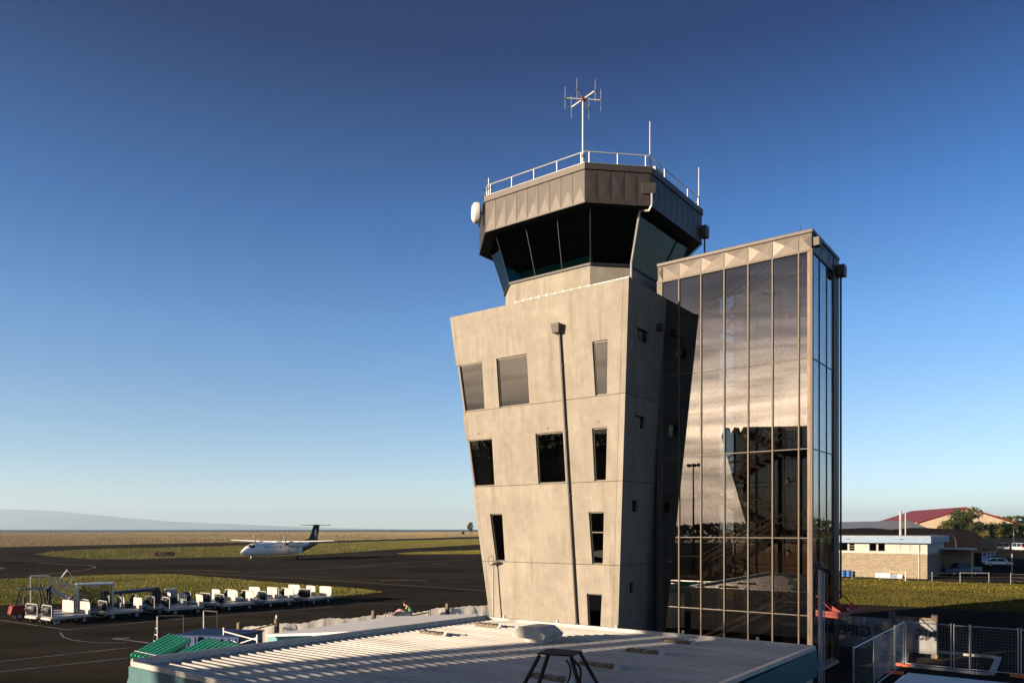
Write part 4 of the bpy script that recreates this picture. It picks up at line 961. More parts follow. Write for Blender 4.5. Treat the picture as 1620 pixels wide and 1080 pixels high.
MB().lathe([(.02, .5), (.12, .1), (.14, -1.6), (.02, -2.3)], (-10.6, 0, 7.42), 12, 'X').build('fin_bullet', M['plane_black'], pl, smooth=True)
# the white spiral emblem on the fin, both faces
for s in (-1, 1):
    y = s*.15
    def arc(cx, cz, r0, r1, a0, a1, n=16): return [Vector((cx+(r0+(r1-r0)*i/n)*.55*math.cos(R(a0+(a1-a0)*i/n)), y, cz+(r0+(r1-r0)*i/n)*math.sin(R(a0+(a1-a0)*i/n)))) for i in range(n+1)]
    em = MB()
    em.path(arc(-11.05, 5.95, .62, .12, -20, 420, 22), .085, 5); em.path(arc(-10.95, 4.95, .55, .10, 160, 600, 22), .085, 5)
    for dz in (.0, .16, .32): em.tube((-10.45, y, 5.3+dz), (-11.45, y, 5.3+dz), .065, 5)
    em.build('emblem', M['plane_white'], fin)
# cockpit and cabin windows
M['plane_glass'] = pmat('dark_cockpit_glass', (.01, .012, .015), rough=.08, var=0)
def on_fus(x, ang):
    for (xa, ra_, za), (xb_, rb, zb_) in zip(fus[:-1], fus[1:]):
        if xb_ <= x <= xa:
            f = (xa-x)/(xa-xb_); r = ra_+(rb-ra_)*f; zc = za+(zb_-za)*f
            return Vector((x, (r+.012)*math.cos(R(ang)), zc+(r+.012)*math.sin(R(ang))))
def patch(name, x0, x1, a0, a1, m, n=5, off=.02, shear=0.0):
    mb = MB()
    for i in range(n+1):
        for j in range(n+1):
            x = x0+(x1-x0)*i/n+shear*(j/n); p = on_fus(x, a0+(a1-a0)*j/n)
            mb.v.append((p.x, p.y*(1+off), p.z+off*.3))
    for i in range(n):
        for j in range(n): q = i*(n+1)+j; mb.f.append((q, q+1, q+n+2, q+n+1))
    return mb.build(name, m, pl, fix=False)
for a0, a1, xa, xb_, sh_ in ((30, 56, 11.35, 10.35, -.1), (59, 86, 11.55, 10.95, -.35), (94, 121, 11.2, 10.6, .35), (124, 150, 11.25, 10.25, .1)):
    patch('cockpit_window', xa, xb_, a0, a1, M['plane_glass'], shear=sh_)
for s in (0, 1):
    for k in range(15):
        x = 7.6-k*.78; A0, A1 = (14, 30) if s == 0 else (150, 166)
        MB().poly([on_fus(x, A0), on_fus(x-.30, A0), on_fus(x-.30, A1), on_fus(x, A1)]).build('cabin_window', M['plane_glass'], pl, fix=False)
    A = (-28, 34) if s == 0 else (146, 208)
    dr = MB()
    for (xa, xb_) in ((9.35, 9.31), (8.55, 8.51)): dr.poly([on_fus(xa, A[0]), on_fus(xb_, A[0]), on_fus(xb_, A[1]), on_fus(xa, A[1])])
    dr.build('door_outline', M['grey'], pl, fix=False)
MB().tube((3.0, 0, 4.0), (2.6, 0, 4.45), .03, 6).build('blade_aerial', M['plane_white'], pl)

# ------------------------------------------------------------ airfield sign, far things
p = G(253, 881); sg = empty('airfield_sign', G(260, 880.6), -.15, 'red and black airfield holding sign on the grass strip', 'sign')
sg.location = G(260, 880.8); sg.rotation_euler = (0, 0, .55)
M['sign_red'] = pmat('sign_red', (.30, .02, .02), rough=.5, var=.1); M['sign_black'] = pmat('sign_black', (.015, .015, .015), rough=.5, var=.1)
MB().box(-2.0, .75, -.12, .12, .3, 1.15).build('red_panel', M['sign_red'], sg); MB().box(.85, 2.1, -.12, .12, .3, 1.15).build('black_panel', M['sign_black'], sg)
for x in (-1.7, -.6, .5, 1.1, 1.9): MB().box(x-.05, x+.05, -.05, .05, 0, .3).build('leg', M['white'], sg)
def text_mesh(txt, size, m, parent, loc, rot, name='lettering', mirror=False, ext=.004):
    cu = bpy.data.curves.new('t', 'FONT'); cu.body = txt; cu.size = size; cu.align_x = 'CENTER'; cu.align_y = 'CENTER'; cu.extrude = ext; cu.offset = size*.015
    to = bpy.data.objects.new('t', cu); COL.objects.link(to); dg = bpy.context.evaluated_depsgraph_get()
    me = bpy.data.meshes.new_from_object(to.evaluated_get(dg)); bpy.data.objects.remove(to)
    o = bpy.data.objects.new(name, me); COL.objects.link(o); me.materials.clear(); me.materials.append(m)
    o.parent = parent; o.location = loc; o.rotation_euler = rot
    if mirror: o.scale = (-1, 1, 1)
    return o
text_mesh('02-20', .62, M['white'], sg, (-.62, -.135, .72), (R(90), 0, 0)); text_mesh('A1', .55, M['white'], sg, (1.5, -.135, .72), (R(90), 0, 0))
# boundary fence along the shore
pf = empty('boundary_fence', (0, 0, 0), 0, 'far white-posted boundary fence along the shore', 'fence')
fp = [G(-20, 843.2), G(400, 842.2), G(760, 840.9)]
po = MB().box(-.12, .12, -.12, .12, 0, 2.8).build('post', M['white'], pf); firstp = True; n = 110
for i in range(n):
    f = i/(n-1)*2; a, b, f = (fp[0], fp[1], f) if f < 1 else (fp[1], fp[2], f-1)
    q = a.lerp(b, min(f, 1)); o = po if firstp else inst(po, pf); firstp = False; o.location = q
for a, b in zip(fp[:-1], fp[1:]):
    for z in (1.4, 2.6): MB().bar(a+Vector((0, 0, z)), b+Vector((0, 0, z)), .05, .05).build('rail', M['grey'], pf)
# ------------------------------------------------------------ skips, container, silt fence
M['green'] = pmat('green_lid', (.014, .36, .18), rough=.45, var=.15, scale=2)
M['blue'] = pmat('blue_container_paint', (.012, .04, .14), rough=.5, var=.18)
M['fabric'] = pmat('silt_fabric', (.55, .50, .45), rough=.9, var=.2, scale=5, bump=.5, bscale=8)
_n = M['fabric'].node_tree; _t = _n.nodes.new('ShaderNodeBsdfTranslucent'); _t.inputs['Color'].default_value = (.85, .78, .68, 1); _x = _n.nodes.new('ShaderNodeMixShader'); _x.inputs[0].default_value = .7
_n.links.new(_n.nodes['Principled BSDF'].outputs[0], _x.inputs[1]); _n.links.new(_t.outputs[0], _x.inputs[2]); _n.links.new(_x.outputs[0], _n.nodes['Material Output'].inputs['Surface'])
def skip(a, b, c, d, z, nr, label):   # corners of the lid on the plan: near-left, far-left, far-right, near-right
    o = empty('waste_skip', (0, 0, 0), 0, label, 'skip', 'green lidded skips')
    A_, B_, C_, D_ = [Vector((p.x, p.y, 0)) for p in (a, b, c, d)]
    def at(u, v, zz): q = A_.lerp(D_, u).lerp(B_.lerp(C_, u), v); return Vector((q.x, q.y, zz))
    MB().hexa([at(.05, .04, 0), at(.95, .04, 0), at(.95, .96, 0), at(.05, .96, 0), at(.02, .02, z-.18), at(.98, .02, z-.18), at(.98, .98, z-.18), at(.02, .98, z-.18)]).build('bin', M['white_worn'], o)
    for k in range(2):
        ua, ub = k*.5+.01, k*.5+.49
        prof = []; n = nr
        for i in range(n):
            u0 = ua+(ub-ua)*i/n; w = (ub-ua)/n
            prof += [(u0+w*.1, 0), (u0+w*.25, .16), (u0+w*.65, .16), (u0+w*.8, 0)]
        mb = MB(); K = len(prof)
        for v, e in ((0, 0), (1, .14)):
            for u, h in prof: mb.v.append(tuple(at(u, v, z-.12+h+e)))
            for u, h in prof: mb.v.append(tuple(at(u, v, z-.17+h+e)))
        for i in range(K-1):
            mb.f += [(i, i+1, 2*K+i+1, 2*K+i), (K+i, 3*K+i, 3*K+i+1, K+i+1), (i, K+i, K+i+1, i+1), (2*K+i, 2*K+i+1, 3*K+i+1, 3*K+i)]
        mb.f += [(0, 2*K, 3*K, K), (K-1, 2*K-1, 4*K-1, 3*K-1)]
        mb.build('lid', M['green'], o)
    MB().bar(at(.02, .12, z+.06), at(.98, .12, z+.06), .05, .03).build('strap', M['grey'], o)
    return o
skip(G(205, 1035, 2.2), G(266, 1008, 2.2), G(304, 1015.5, 2.2), G(241, 1043, 2.2), 2.2, 3, 'nearer skip with ribbed green lids left of the white roof')
skip(G(261, 1043, 2.2), G(325, 1015, 2.2), G(381, 1025, 2.2), G(319, 1055, 2.2), 2.2, 4, 'skip with ribbed green lids half hidden behind the white roof edge')
c0 = G(338, 1003, 2.3); bc = empty('blue_container', (c0.x+.2, c0.y+1.2, 0), R(-12), 'dark blue container behind the green skips', 'container')
MB().box(-1.7, 1.1, -1.1, .7, 0, 2.2).build('body', M['blue'], bc, bevel=.03)
for k in range(9): MB().box(-1.6+k*.3, -1.45+k*.3, -1.135, -1.101, .15, 2.15).build('corrugation', M['blue'], bc)
MB().box(-1.75, 1.15, -1.15, .75, 2.202, 2.25).build('roof_frame', pmat('blue_roof', (.02, .045, .13), rough=.7, var=.2, spec=.1), bc)
for nm, px, py, w, rz in (('left', 270, 1024, 1.35, .2), ('right', 333, 1014, 1.15, -.5)):
    q = G(px, py); e = empty('access_frame', q, rz, f'black and white tubular ladder frame behind the skips, {nm} one', 'ladder frame', 'ladder frames')
    for x in (-w/2, w/2): MB().tube((x, 0, 0), (x, 0, 1.75), .035, 8).build('leg', M['white'] if x < 0 else M['dark'], e)
    MB().tube((-w/2, 0, 1.75), (w/2, 0, 1.75), .05, 8).build('top_bar', M['dark'], e)
    MB().tube((-w/2-.35, .5, 0), (-w/2-.03, .05, 1.7), .035, 8).build('brace', M['dark'], e)
    for k in range(4): MB().tube((-w/2-.3+.07*k, .42-.09*k, .35+.36*k), (-w/2, 0, .35+.36*k), .03, 6).build('rung', M['white'], e)
# white pipe barrier
a, b = G(353, 1031, .1), G(410, 1040, .1)
e = empty('pipe_barrier', (0, 0, 0), 0, 'light steel pipe barrier beside the blue container', 'barrier')
a, b = Vector((a.x+.0, 31.0, 0)), Vector((0, 0, 0))
a = AT(354, 1000, 30.5); b = AT(407, 1015, 29.5)
for q, t in ((a, 992), (b, 1003)): MB().tube((q.x, q.y, 0), (q.x, q.y, AT(0, t, q.y).z), .035, 8).build('post', M['galv'], e)
za, zb = AT(0, 998, a.y).z, AT(0, 1012, b.y).z
MB().tube((a.x, a.y, za), (b.x, b.y, zb), .028, 8).build('rail', M['white'], e); MB().tube((a.x, a.y, za-.2), (b.x, b.y, zb-.5), .028, 8).build('rail', M['white'], e)
MB().tube((a.x, a.y, za-.7), (b.x, b.y, zb+.1), .028, 8).build('rail', M['white'], e)
# silt fence
fpts = [Vector((-16.5, 40.5, 0)), Vector((-13.6, 44, 0)), Vector((-8.8, 48.4, 0)), Vector((-4.5, 53, 0)), Vector((0.5, 57.5, 0))]
sf = empty('silt_fence', (0, 0, 0), 0, 'sagging pale fabric silt fence on timber posts along the apron', 'fence')
mb = MB(); n = 150; tot = []
def along(t):
    k = min(int(t*4), 3); f = t*4-k; return fpts[k].lerp(fpts[k+1], f)
cols_ = []
for i in range(n+1):
    t = i/n; p = along(t); sag = .05*math.sin(i*.37)+.04*math.sin(i*.23+1)+.025*math.sin(i*1.9)
    o_ = Vector((.8, -.6, 0))*(.06*math.sin(i*.9)+.04*math.sin(i*2.3))
    cols_.append([p+o_*.3+Vector((0, 0, 0)), p+o_+Vector((0, 0, .45)), p-o_*.6+Vector((0, 0, 1.0+sag))])
for c in cols_: mb.v += [tuple(q) for q in c]
for i in range(n):
    for j in range(2): mb.f.append((3*i+j, 3*i+3+j, 3*i+4+j, 3*i+1+j))
o = mb.build('fabric', M['fabric'], sf, smooth=True); 
for px, t in ((441, .25), (591, .5), (708, .75), (380, .12)):
    p = along(t); MB().lathe([(.15, 0), (.145, 1.25), (.12, 1.33), (.02, 1.35)], (p.x, p.y-.15, 0), 10).build('timber_post', M['wood'], sf, smooth=True)
MB().tube(along(.12)+Vector((0, -.3, .75)), along(.25)+Vector((0, -.3, 1.05)), .03, 6).build('wire_rail', M['dark'], sf); MB().tube(along(.55)+Vector((0, -.3, .62)), along(.68)+Vector((0, -.3, .85)), .04, 6).build('wire_rail', M['dark'], sf)
for t in (.535, .545, .68, .685): p = along(t); MB().bar((p.x, p.y-.25, 0), (p.x+.08, p.y-.25, 1.15), .05, .05).build('stake', M['galv'] if t < .6 else M['dark'], sf)
# traffic cone by the fence and cap on the left post
q = along(.17); cn = empty('traffic_cone', q+Vector((.4, -.9, 0)), 0, 'orange traffic cone beside the silt fence', 'cone')
MB().lathe([(.20, .04), (.05, .98), (.03, 1.0)], (0, 0, 0), 14).build('cone', M['orange'], cn, smooth=True); MB().box(-.24, .24, -.24, .24, 0, .04).build('base', M['orange'], cn)
q = along(.25); hyd = empty('red_capped_marker', (q.x, q.y-.15, 1.35), 0, 'small white and red marker on the left timber post', 'marker')
MB().lathe([(.07, 0), (.07, .12), (.05, .18)], (0, 0, 0), 10).build('cap', M['white'], hyd, smooth=True); MB().lathe([(.05, .18), (.045, .24), (.01, .26)], (0, 0, 0), 10).build('top', M['red'], hyd, smooth=True)
# crouching worker in hi-vis behind the fence
def skinned(name, verts, edges, radii, m, parent, sub=2):
    me = bpy.data.meshes.new(name); me.from_pydata(verts, edges, []); o = bpy.data.objects.new(name, me); COL.objects.link(o); o.parent = parent
    me.materials.append(m); sk = o.modifiers.new('skin', 'SKIN')
    me.skin_vertices.new() if not me.skin_vertices else None
    for i, v in enumerate(me.skin_vertices[0].data):
        v.radius = (radii[i], radii[i]) if not isinstance(radii[i], tuple) else radii[i]; v.use_root = (i == 0)
    sk.use_smooth_shade = True; s = o.modifiers.new('sub', 'SUBSURF'); s.levels = sub; s.render_levels = sub
    return o
M['skin'] = pmat('skin', (.42, .24, .16), rough=.6, var=.08); M['hivis'] = pmat('hivis_yellow', (.45, .62, .06), rough=.7, var=.12); M['hivis_g'] = pmat('hivis_green', (.05, .40, .14), rough=.7, var=.12)
M['navy_cloth'] = pmat('navy_cloth', (.02, .03, .07), rough=.9, var=.2)
wp = along(.63)+Vector((-.25, .75, 0))
pe = empty('person', wp, R(160), 'person in green and yellow hi-vis bending behind the silt fence', 'person')
V = [(0, 0, .86), (.14, 0, 1.02), (.27, 0, 1.18), (.36, 0, 1.27), (.45, 0, 1.34), (.02, .10, .80), (.16, .11, .44), (.02, .11, .08), (.18, .12, .05), (.02, -.10, .80), (.16, -.11, .44), (.02, -.11, .08), (.18, -.12, .05),
     (.28, .19, 1.17), (.42, .23, .95), (.62, .15, .90), (.69, .13, .88), (.28, -.19, 1.17), (.44, -.23, .95), (.62, -.12, .86), (.69, -.10, .84)]
E = [(0, 1), (1, 2), (2, 3), (3, 4), (0, 5), (5, 6), (6, 7), (7, 8), (0, 9), (9, 10), (10, 11), (11, 12), (2, 13), (13, 14), (14, 15), (15, 16), (2, 17), (17, 18), (18, 19), (19, 20)]
Rr = [.14, .14, .13, .06, .085, .09, .065, .045, .04, .09, .065, .045, .04, .06, .045, .035, .035, .06, .045, .035, .035]
skinned('body', V, E, Rr, M['skin'], pe)
skinned('trousers', [V[i] for i in (0, 5, 6, 7, 9, 10, 11)], [(0, 1), (1, 2), (2, 3), (0, 4), (4, 5), (5, 6)], [.155, .105, .08, .06, .105, .08, .06], M['navy_cloth'], pe)
skinned('vest', [V[i] for i in (0, 1, 2)]+[(.30, .10, 1.2), (.30, -.10, 1.2)], [(0, 1), (1, 2), (2, 3), (2, 4)], [.16, .165, .16, .09, .09], M['hivis_g'], pe)
skinned('sleeve', [V[13], V[14]], [(0, 1)], [.075, .058], M['hivis'], pe); skinned('sleeve', [V[17], V[18]], [(0, 1)], [.075, .058], M['hivis'], pe)
hd = MB().lathe([(.02, .235), (.07, .22), (.105, .15), (.112, .05), (.10, -.03), (.06, -.10), (.03, -.12)], (.50, 0, 1.36), 14).build('head', M['skin'], pe, smooth=True)
MB().lathe([(.02, .255), (.08, .235), (.118, .16), (.125, .07), (.12, .06)], (.495, 0, 1.365), 14).build('cap', M['black_rubber'], pe, smooth=True)
MB().cbox((.61, 0, 1.36), (.04, .03, .05)).build('nose', M['skin'], pe)
for s in (-1, 1): MB().cbox((.50, s*.112, 1.38), (.05, .02, .07)).build('ear', M['skin'], pe); MB().lathe([(.012, -.01), (.012, .01)], (.60, s*.04, 1.41), 8, 'X').build('eye', M['black_rubber'], pe)
# pink sheeting on the ground by the worker
q = along(.57); ps = empty('pink_sheet', q+Vector((.1, .3, 0)), .6, 'crumpled pink and white sheet lying over the silt fence', 'sheet')
mb = MB(); n = 12
for i in range(n+1):
    for j in range(5): mb.v.append((-.9+1.8*i/n, -.25+.5*j/4, .95+.25*math.exp(-((i-8)/3)**2)+.06*math.sin(i*1.7+j)+.04*math.cos(j*2.1)))
for i in range(n):
    for j in range(4): mb.f.append((i*5+j, i*5+j+1, i*5+j+6, i*5+j+5))
ob = mb.build('cloth', pmat('pink_cloth', (.60, .35, .40), rough=.8, var=.3, scale=3), ps, smooth=True); sm = ob.modifiers.new('thick', 'SOLIDIFY'); sm.thickness = .01
MB().tube((.9, -.1, 0), (.9, -.1, .97), .03, 6).tube((-.8, 0, 0), (-.8, 0, .95), .03, 6).build('prop', M['grey'], ps)

# lamp post before the tower, and the camera pole at the right
xq, zq = on_front(782, 930); qd = toW(xq, fpt(xq, zq).y-.5).y; q = AT(780.5, 960, qd); lp = empty('lamp_post', (q.x, q.y, 0), 0, 'slim street lamp in front of the concrete tower base', 'lamp post')
zt2 = AT(0, 893, qd).z
MB().tube((0, 0, 0), (0, 0, zt2), .05, 10, .04).build('pole', M['grey'], lp, smooth=True)
MB().rings([[(x, w*math.cos(2*math.pi*i/12), zt2+.05+z+h*math.sin(2*math.pi*i/12)) for i in range(12)] for x, w, h, z in ((-.12, .05, .03, -.05), (.0, .10, .06, 0), (.3, .16, .08, .04), (.55, .14, .06, .03), (.66, .03, .02, .02))]).build('lantern', M['dark'], lp, smooth=True)
MB().tube((0, 0, zt2), (0, 0, zt2+.55), .015, 5).build('rod', M['grey'], lp)
MB().path([Vector((-.12-.16*math.cos(t), 0, zt2+.22+.28*math.sin(t))) for t in [i*.4-1.6 for i in range(16)]], .012, 5).build('cable_loop', M['dark'], lp)
q = G(1298, 1075, .3); cpz = 26.5; q = AT(1298, 1000, 25.5)
cp_ = empty('camera_pole', (q.x, q.y, 0), TH, 'grey security camera pole at the right end of the white roof', 'pole')
ztop = AT(0, 900, 25.5).z
MB().tube((0, 0, 0), (0, 0, ztop), .075, 12).build('pole', M['grey'], cp_, smooth=True); MB().box(-.13, .13, -.13, .13, ztop, ztop+.1).build('head_plate', M['dark'], cp_)
MB().box(-.22, .05, -.12, .12, ztop+.02, ztop+.24).build('camera_housing', M['dark'], cp_, bevel=.03); MB().lathe([(.1, 0), (.1, -.12), (.04, -.18)], (.2, 0, ztop+.05), 12).build('dome', M['dark'], cp_, smooth=True)
MB().tube((.12, .0, ztop-.1), (.12, 0, .2), .02, 6).build('conduit', M['grey'], cp_)

# ------------------------------------------------------------ right: site fence, banners, kerb
def mesh_panel(a, b, label, hgt=2.1, lean=0.0, shade=False):
    e = empty('site_fence', (a.x, a.y, 0), math.atan2(b.y-a.y, b.x-a.x), label, 'site fence', 'temporary site fence panels')
    L_ = (b-a).length; fr_ = MB()
    for x in (.03, L_-.03): MB().tube((x, 0, .08), (x, 0, hgt+.08), .025, 8).build('upright', M['galv'], e, smooth=True)
    for z in (.16, hgt): MB().tube((.03, 0, z), (L_-.03, 0, z), .022, 8).build('frame_rail', M['galv'], e, smooth=True)
    w = MB(); n = max(int(L_/.13), 3)
    for i in range(1, n): x = L_*i/n; w.bar((x, 0, .16), (x, 0, hgt), .0022, .0022)
    for i in range(1, 14): z = .16+(hgt-.16)*i/14; w.bar((.03, .006, z), (L_-.03, .006, z), .0022, .0022)
    o = w.build('wire_mesh', M['galv'], e); o['kind'] = 'stuff'
    if shade:
        mb = MB(); n = 10
        for i in range(n+1):
            for j in range(4): mb.v.append((.05+(L_-.1)*i/n, .03+.02*math.sin(i*1.7+j), .3+(hgt-.35-.1*math.sin(i/n*3.14))*j/3))
        for i in range(n):
            for j in range(3): mb.f.append((i*4+j, i*4+4+j, i*4+5+j, i*4+1+j))
        mb.build('shade_cloth', M['cloth_net'], e, smooth=True)
    return e
def net_mat():
    m, nt, N, L, b = new_mat('sheer_net'); b.inputs['Base Color'].default_value = (.42, .40, .38, 1); b.inputs['Roughness'].default_value = .9
    tr = N.new('ShaderNodeBsdfTransparent'); mi = N.new('ShaderNodeMixShader'); mi.inputs[0].default_value = .42
    L.new(tr.outputs[0], mi.inputs[1]); L.new(b.outputs[0], mi.inputs[2]); L.new(mi.outputs[0], N['Material Output'].inputs['Surface']); return m
M['cloth_net'] = net_mat()
D2 = Vector((.798, -.602, 0)); D1 = Vector((.602, .798, 0))
c = Vector((18.6, 36.0, 0))
l0 = Vector((12.6, 28.0, 0)); l1 = Vector((17.2, 34.1, 0)); lm = l0.lerp(l1, .45)
mesh_panel(l0, lm, 'nearest site fence panel running back from the camera pole')
mesh_panel(lm, l1-D1*.05, 'site fence panel with sheer cloth next to the double post', shade=True)
mesh_panel(l1+D1*.05, c, 'short site fence panel with sheer cloth at the fence corner', shade=True)
mesh_panel(c+D2*.05, c+D2*1.98, 'site fence panel facing the camera right of the corner')
mesh_panel(c+D2*2.02+Vector((-.05, -.12, 0)), c+D2*2.66+Vector((.0, -.10, 0)), 'narrow fence gate leaf overlapping the panel right of the corner')
mesh_panel(c+D2*2.70, c+D2*4.55, 'site fence panel second from the right edge of the photo')
mesh_panel(c+D2*4.60, c+D2*6.6, 'site fence panel cut by the right edge of the photo')
for q, lb in ((l1, 'orange fence foot under the double post'), (c, 'orange fence foot at the fence corner'), (c+D2*4.57, 'orange fence foot near the right edge of the photo')):
    e = empty('ballast_block', (q.x, q.y, 0), TH, lb, 'ballast block', 'orange fence feet'); MB().box(-.35, .35, -.12, .12, 0, .15).build('block', M['orange'], e, bevel=.03)
    MB().lathe([(.05, .15), (.05, .17)], (0, 0, 0), 8).build('socket', M['dark'], e)
# banners
bo = Vector((17.5, 40.8, 0))-D2*1.2
M['banner'] = pmat('white_banner_back', (.25, .25, .255), rough=.8, var=.08, scale=1.5, bump=.3, bscale=3); M['banner_ink'] = pmat('banner_ink', (.05, .05, .055), rough=.8, var=.05); M['shield_ink'] = pmat('banner_shield', (.20, .19, .18), rough=.8, var=.2)
def banner(s0, s1, label):
    e = empty('banner', bo+D2*s0, TH, label, 'banner'); L_ = s1-s0; mb = MB(); n = 24
    for i in range(n+1):
        for j in range(6): mb.v.append((L_*i/n, .02*math.sin(i*.9+j*.5)+.01*math.sin(i*2.3), .22+1.66*j/5))
    for i in range(n):
        for j in range(5): mb.f.append((i*6+j, i*6+6+j, i*6+7+j, i*6+1+j))
    o = mb.build('cloth', M['banner'], e, smooth=True); sm = o.modifiers.new('thick', 'SOLIDIFY'); sm.thickness = .006
    return e, L_
def u2s(px):                      # distance along the banner line for a photo column
    u = (px-CX)/F; return (u*bo.y-bo.x)/(D2.x-u*D2.y)
b1, L1 = banner(u2s(1300), u2s(1411), 'white banner seen from behind with reversed lettering next to the glass tower')
b2, L2 = banner(u2s(1414), u2s(1482), 'white banner seen from behind, partly covered by the fence panel mesh')
s_mid = (u2s(1326)+u2s(1379))/2-u2s(1300)
text_mesh('GIBB', .78, M['banner_ink'], b1, (s_mid, -.06, 1.12), (R(90), 0, 0), mirror=True)
text_mesh('NS', .78, M['banner_ink'], b2, (u2s(1466)-u2s(1414), -.06, 1.15), (R(90), 0, 0), mirror=True)
sx = u2s(1396)-u2s(1300)
MB().prism([(sx-.36, -.055, 1.5), (sx+.36, -.055, 1.5), (sx+.36, -.055, 1.0), (sx+.22, -.055, .75), (sx, -.055, .62), (sx-.22, -.055, .75), (sx-.36, -.055, 1.0)], (0, .006, 0)).build('shield', M['shield_ink'], b1)
for k in range(5):
    MB().bar((sx-.34, -.062, 1.44-.0-k*.03), (sx-.34+.14*(k+1), -.062, 1.15), .006, .02).build('shield_line', M['banner_ink'], b1)
for px, lb in ((1410, 'dark timber post at the joint of the two banners'), (1478, 'dark timber post behind the second banner')):
    q = bo+D2*u2s(px)+D1*.12; e = empty('timber_post', q, TH, lb, 'post', 'dark posts of the banner fence'); MB().box(-.14, .14, -.08, .08, 0, 2.15).build('shaft', M['wood'], e, bevel=.02); MB().box(-.15, .15, -.09, .09, 2.15, 2.2).build('cap', M['dark'], e)
e = empty('timber_beam', bo+D2*u2s(1413)+D1*.1, TH, 'dark horizontal beam between the banner posts', 'beam'); MB().box(.05, u2s(1476)-u2s(1413), -.04, .04, 1.88, 2.02).build('rail', M['wood'], e)
# concrete kerb frame
kc = [G(1436, 1028), G(1580, 1041), G(1568, 1068), G(1430, 1053)]
kb = empty('kerb_frame', (0, 0, 0), 0, 'pale concrete kerb laid as a rectangle behind the site fence', 'kerb')
for i in range(4):
    j = (i+1) % 4; a, b = kc[i], kc[j]; d = (b-a).normalized()*.12
    MB().bar(a+d+Vector((0, 0, .06)), b-d+Vector((0, 0, .06)), .24, .13).build('kerb_stone', M['concrete_plain'], kb, bevel=.015)
# ------------------------------------------------------------ right background: block building
M['block'] = None
def block_mat():
    m, nt, N, L, b = new_mat('block_wall'); b.inputs['Roughness'].default_value = .9
    t = N.new('ShaderNodeTexCoord'); mp = N.new('ShaderNodeMapping'); mp.inputs['Rotation'].default_value = (R(90), 0, 0); L.new(t.outputs['Object'], mp.inputs['Vector'])
    br = N.new('ShaderNodeTexBrick'); br.inputs['Scale'].default_value = 1; br.inputs['Brick Width'].default_value = .4; br.inputs['Row Height'].default_value = .2; br.inputs['Mortar Size'].default_value = .014
    br.inputs['Color1'].default_value = (.30, .245, .17, 1); br.inputs['Color2'].default_value = (.22, .18, .125, 1); br.inputs['Mortar'].default_value = (.15, .125, .09, 1); L.new(mp.outputs['Vector'], br.inputs['Vector'])
    n = N.new('ShaderNodeTexNoise'); n.inputs['Scale'].default_value = .9; n.inputs['Detail'].default_value = 6; L.new(t.outputs['Object'], n.inputs['Vector'])
    x = N.new('ShaderNodeMix'); x.data_type = 'RGBA'; x.blend_type = 'MULTIPLY'; x.inputs['Factor'].default_value = .5; L.new(br.outputs['Color'], x.inputs['A']); L.new(n.outputs['Color'], x.inputs['B'])
    L.new(br.outputs['Color'], b.inputs['Base Color'])
    bp = N.new('ShaderNodeBump'); bp.inputs['Strength'].default_value = .5; bp.inputs['Distance'].default_value = .02; L.new(br.outputs['Fac'], bp.inputs['Height']); bp.invert = True; L.new(bp.outputs['Normal'], b.inputs['Normal']); return m
M['block'] = block_mat()
M['pale_blue'] = pmat('pale_blue_fascia', (.155, .235, .335), rough=.5, var=.06); M['iron_dark'] = pmat('dark_roof_iron', (.075, .075, .085), rough=.5, metal=.2, var=.2)
M['red_roof'] = pmat('red_roof_iron', (.22, .028, .014), rough=.55, var=.15, scale=.5, stretch=(1, 1, 1)); M['beige_wall'] = pmat('beige_cladding', (.44, .345, .245), rough=.7, var=.10, scale=.4)
M['wall_white'] = pmat('cream_weatherboard', (.40, .385, .35), rough=.7, var=.1, scale=.7)
c = G(1467, 915.5); bx_ = c.x; by_ = c.y
bb = empty('block_building', (bx_, by_, 0), TH, 'white-topped concrete block building with pale blue fascia beyond the lawn', 'building')
BW = 26.0; BD = 15.0
def PX(px, z): 
    u = (px-CX)/F; return -(bx_-u*by_)/(.798+.602*u)
zf0, zf1, zw = AT(0, 859, by_).z, AT(0, 849, by_).z, AT(0, 875.5, by_).z
MB().box(-BW, 0, 0, BD, 0, zw-.06).build('block_wall', M['block'], bb)
MB().box(-BW-.05, .05, -.06, BD+.05, zw-.058, zw+.04).build('sill_course', M['wall_white'], bb)
ops_ = [(1327, 1341), (1343.5, 1352), (1375, 1386.5), (1389, 1400), (1424, 1437), (1439, 1455)]
xs = [-BW]+[PX(p, 0) for o_ in ops_ for p in o_]+[-.15]
ztw, zbw = zf0-.05, zw+.25
for i in range(0, len(xs)-1):
    if i % 2 == 0: MB().box(xs[i], xs[i+1], .05, .25, zw+.041, zf0).build('wall_panel', M['wall_white'], bb)
    else:
        MB().box(xs[i], xs[i+1], .05, .25, zw+.041, zbw).build('spandrel', M['wall_white'], bb)
        k = i//2; wo = MB()
        wo.box(xs[i]+.002, xs[i]+.06, .08, .16, zbw, ztw).box(xs[i+1]-.06, xs[i+1]-.002, .08, .16, zbw, ztw).box(xs[i]+.06, xs[i+1]-.06, .08, .16, zbw, zbw+.06).box(xs[i]+.06, xs[i+1]-.06, .08, .16, ztw-.06, ztw)
        w2 = wo.build('window', M['wall_white'] if k > 3 else M['dark'], bb)
        if k > 3: MB().box(xs[i]+.06, xs[i+1]-.06, .12, .14, zbw+.06, ztw-.06).build('blind', M['wall_white'], w2)
        else: MB().box(xs[i]+.06, xs[i+1]-.06, .11, .12, zbw+.06, ztw-.06).build('pane', M['window_glass'], w2)
        if k == 1:
            for zz in (.33, .66): MB().box(xs[i]+.06, xs[i+1]-.06, .09, .15, zbw+(ztw-zbw)*zz-.02, zbw+(ztw-zbw)*zz+.02).build('glazing_bar', M['wall_white'], w2)
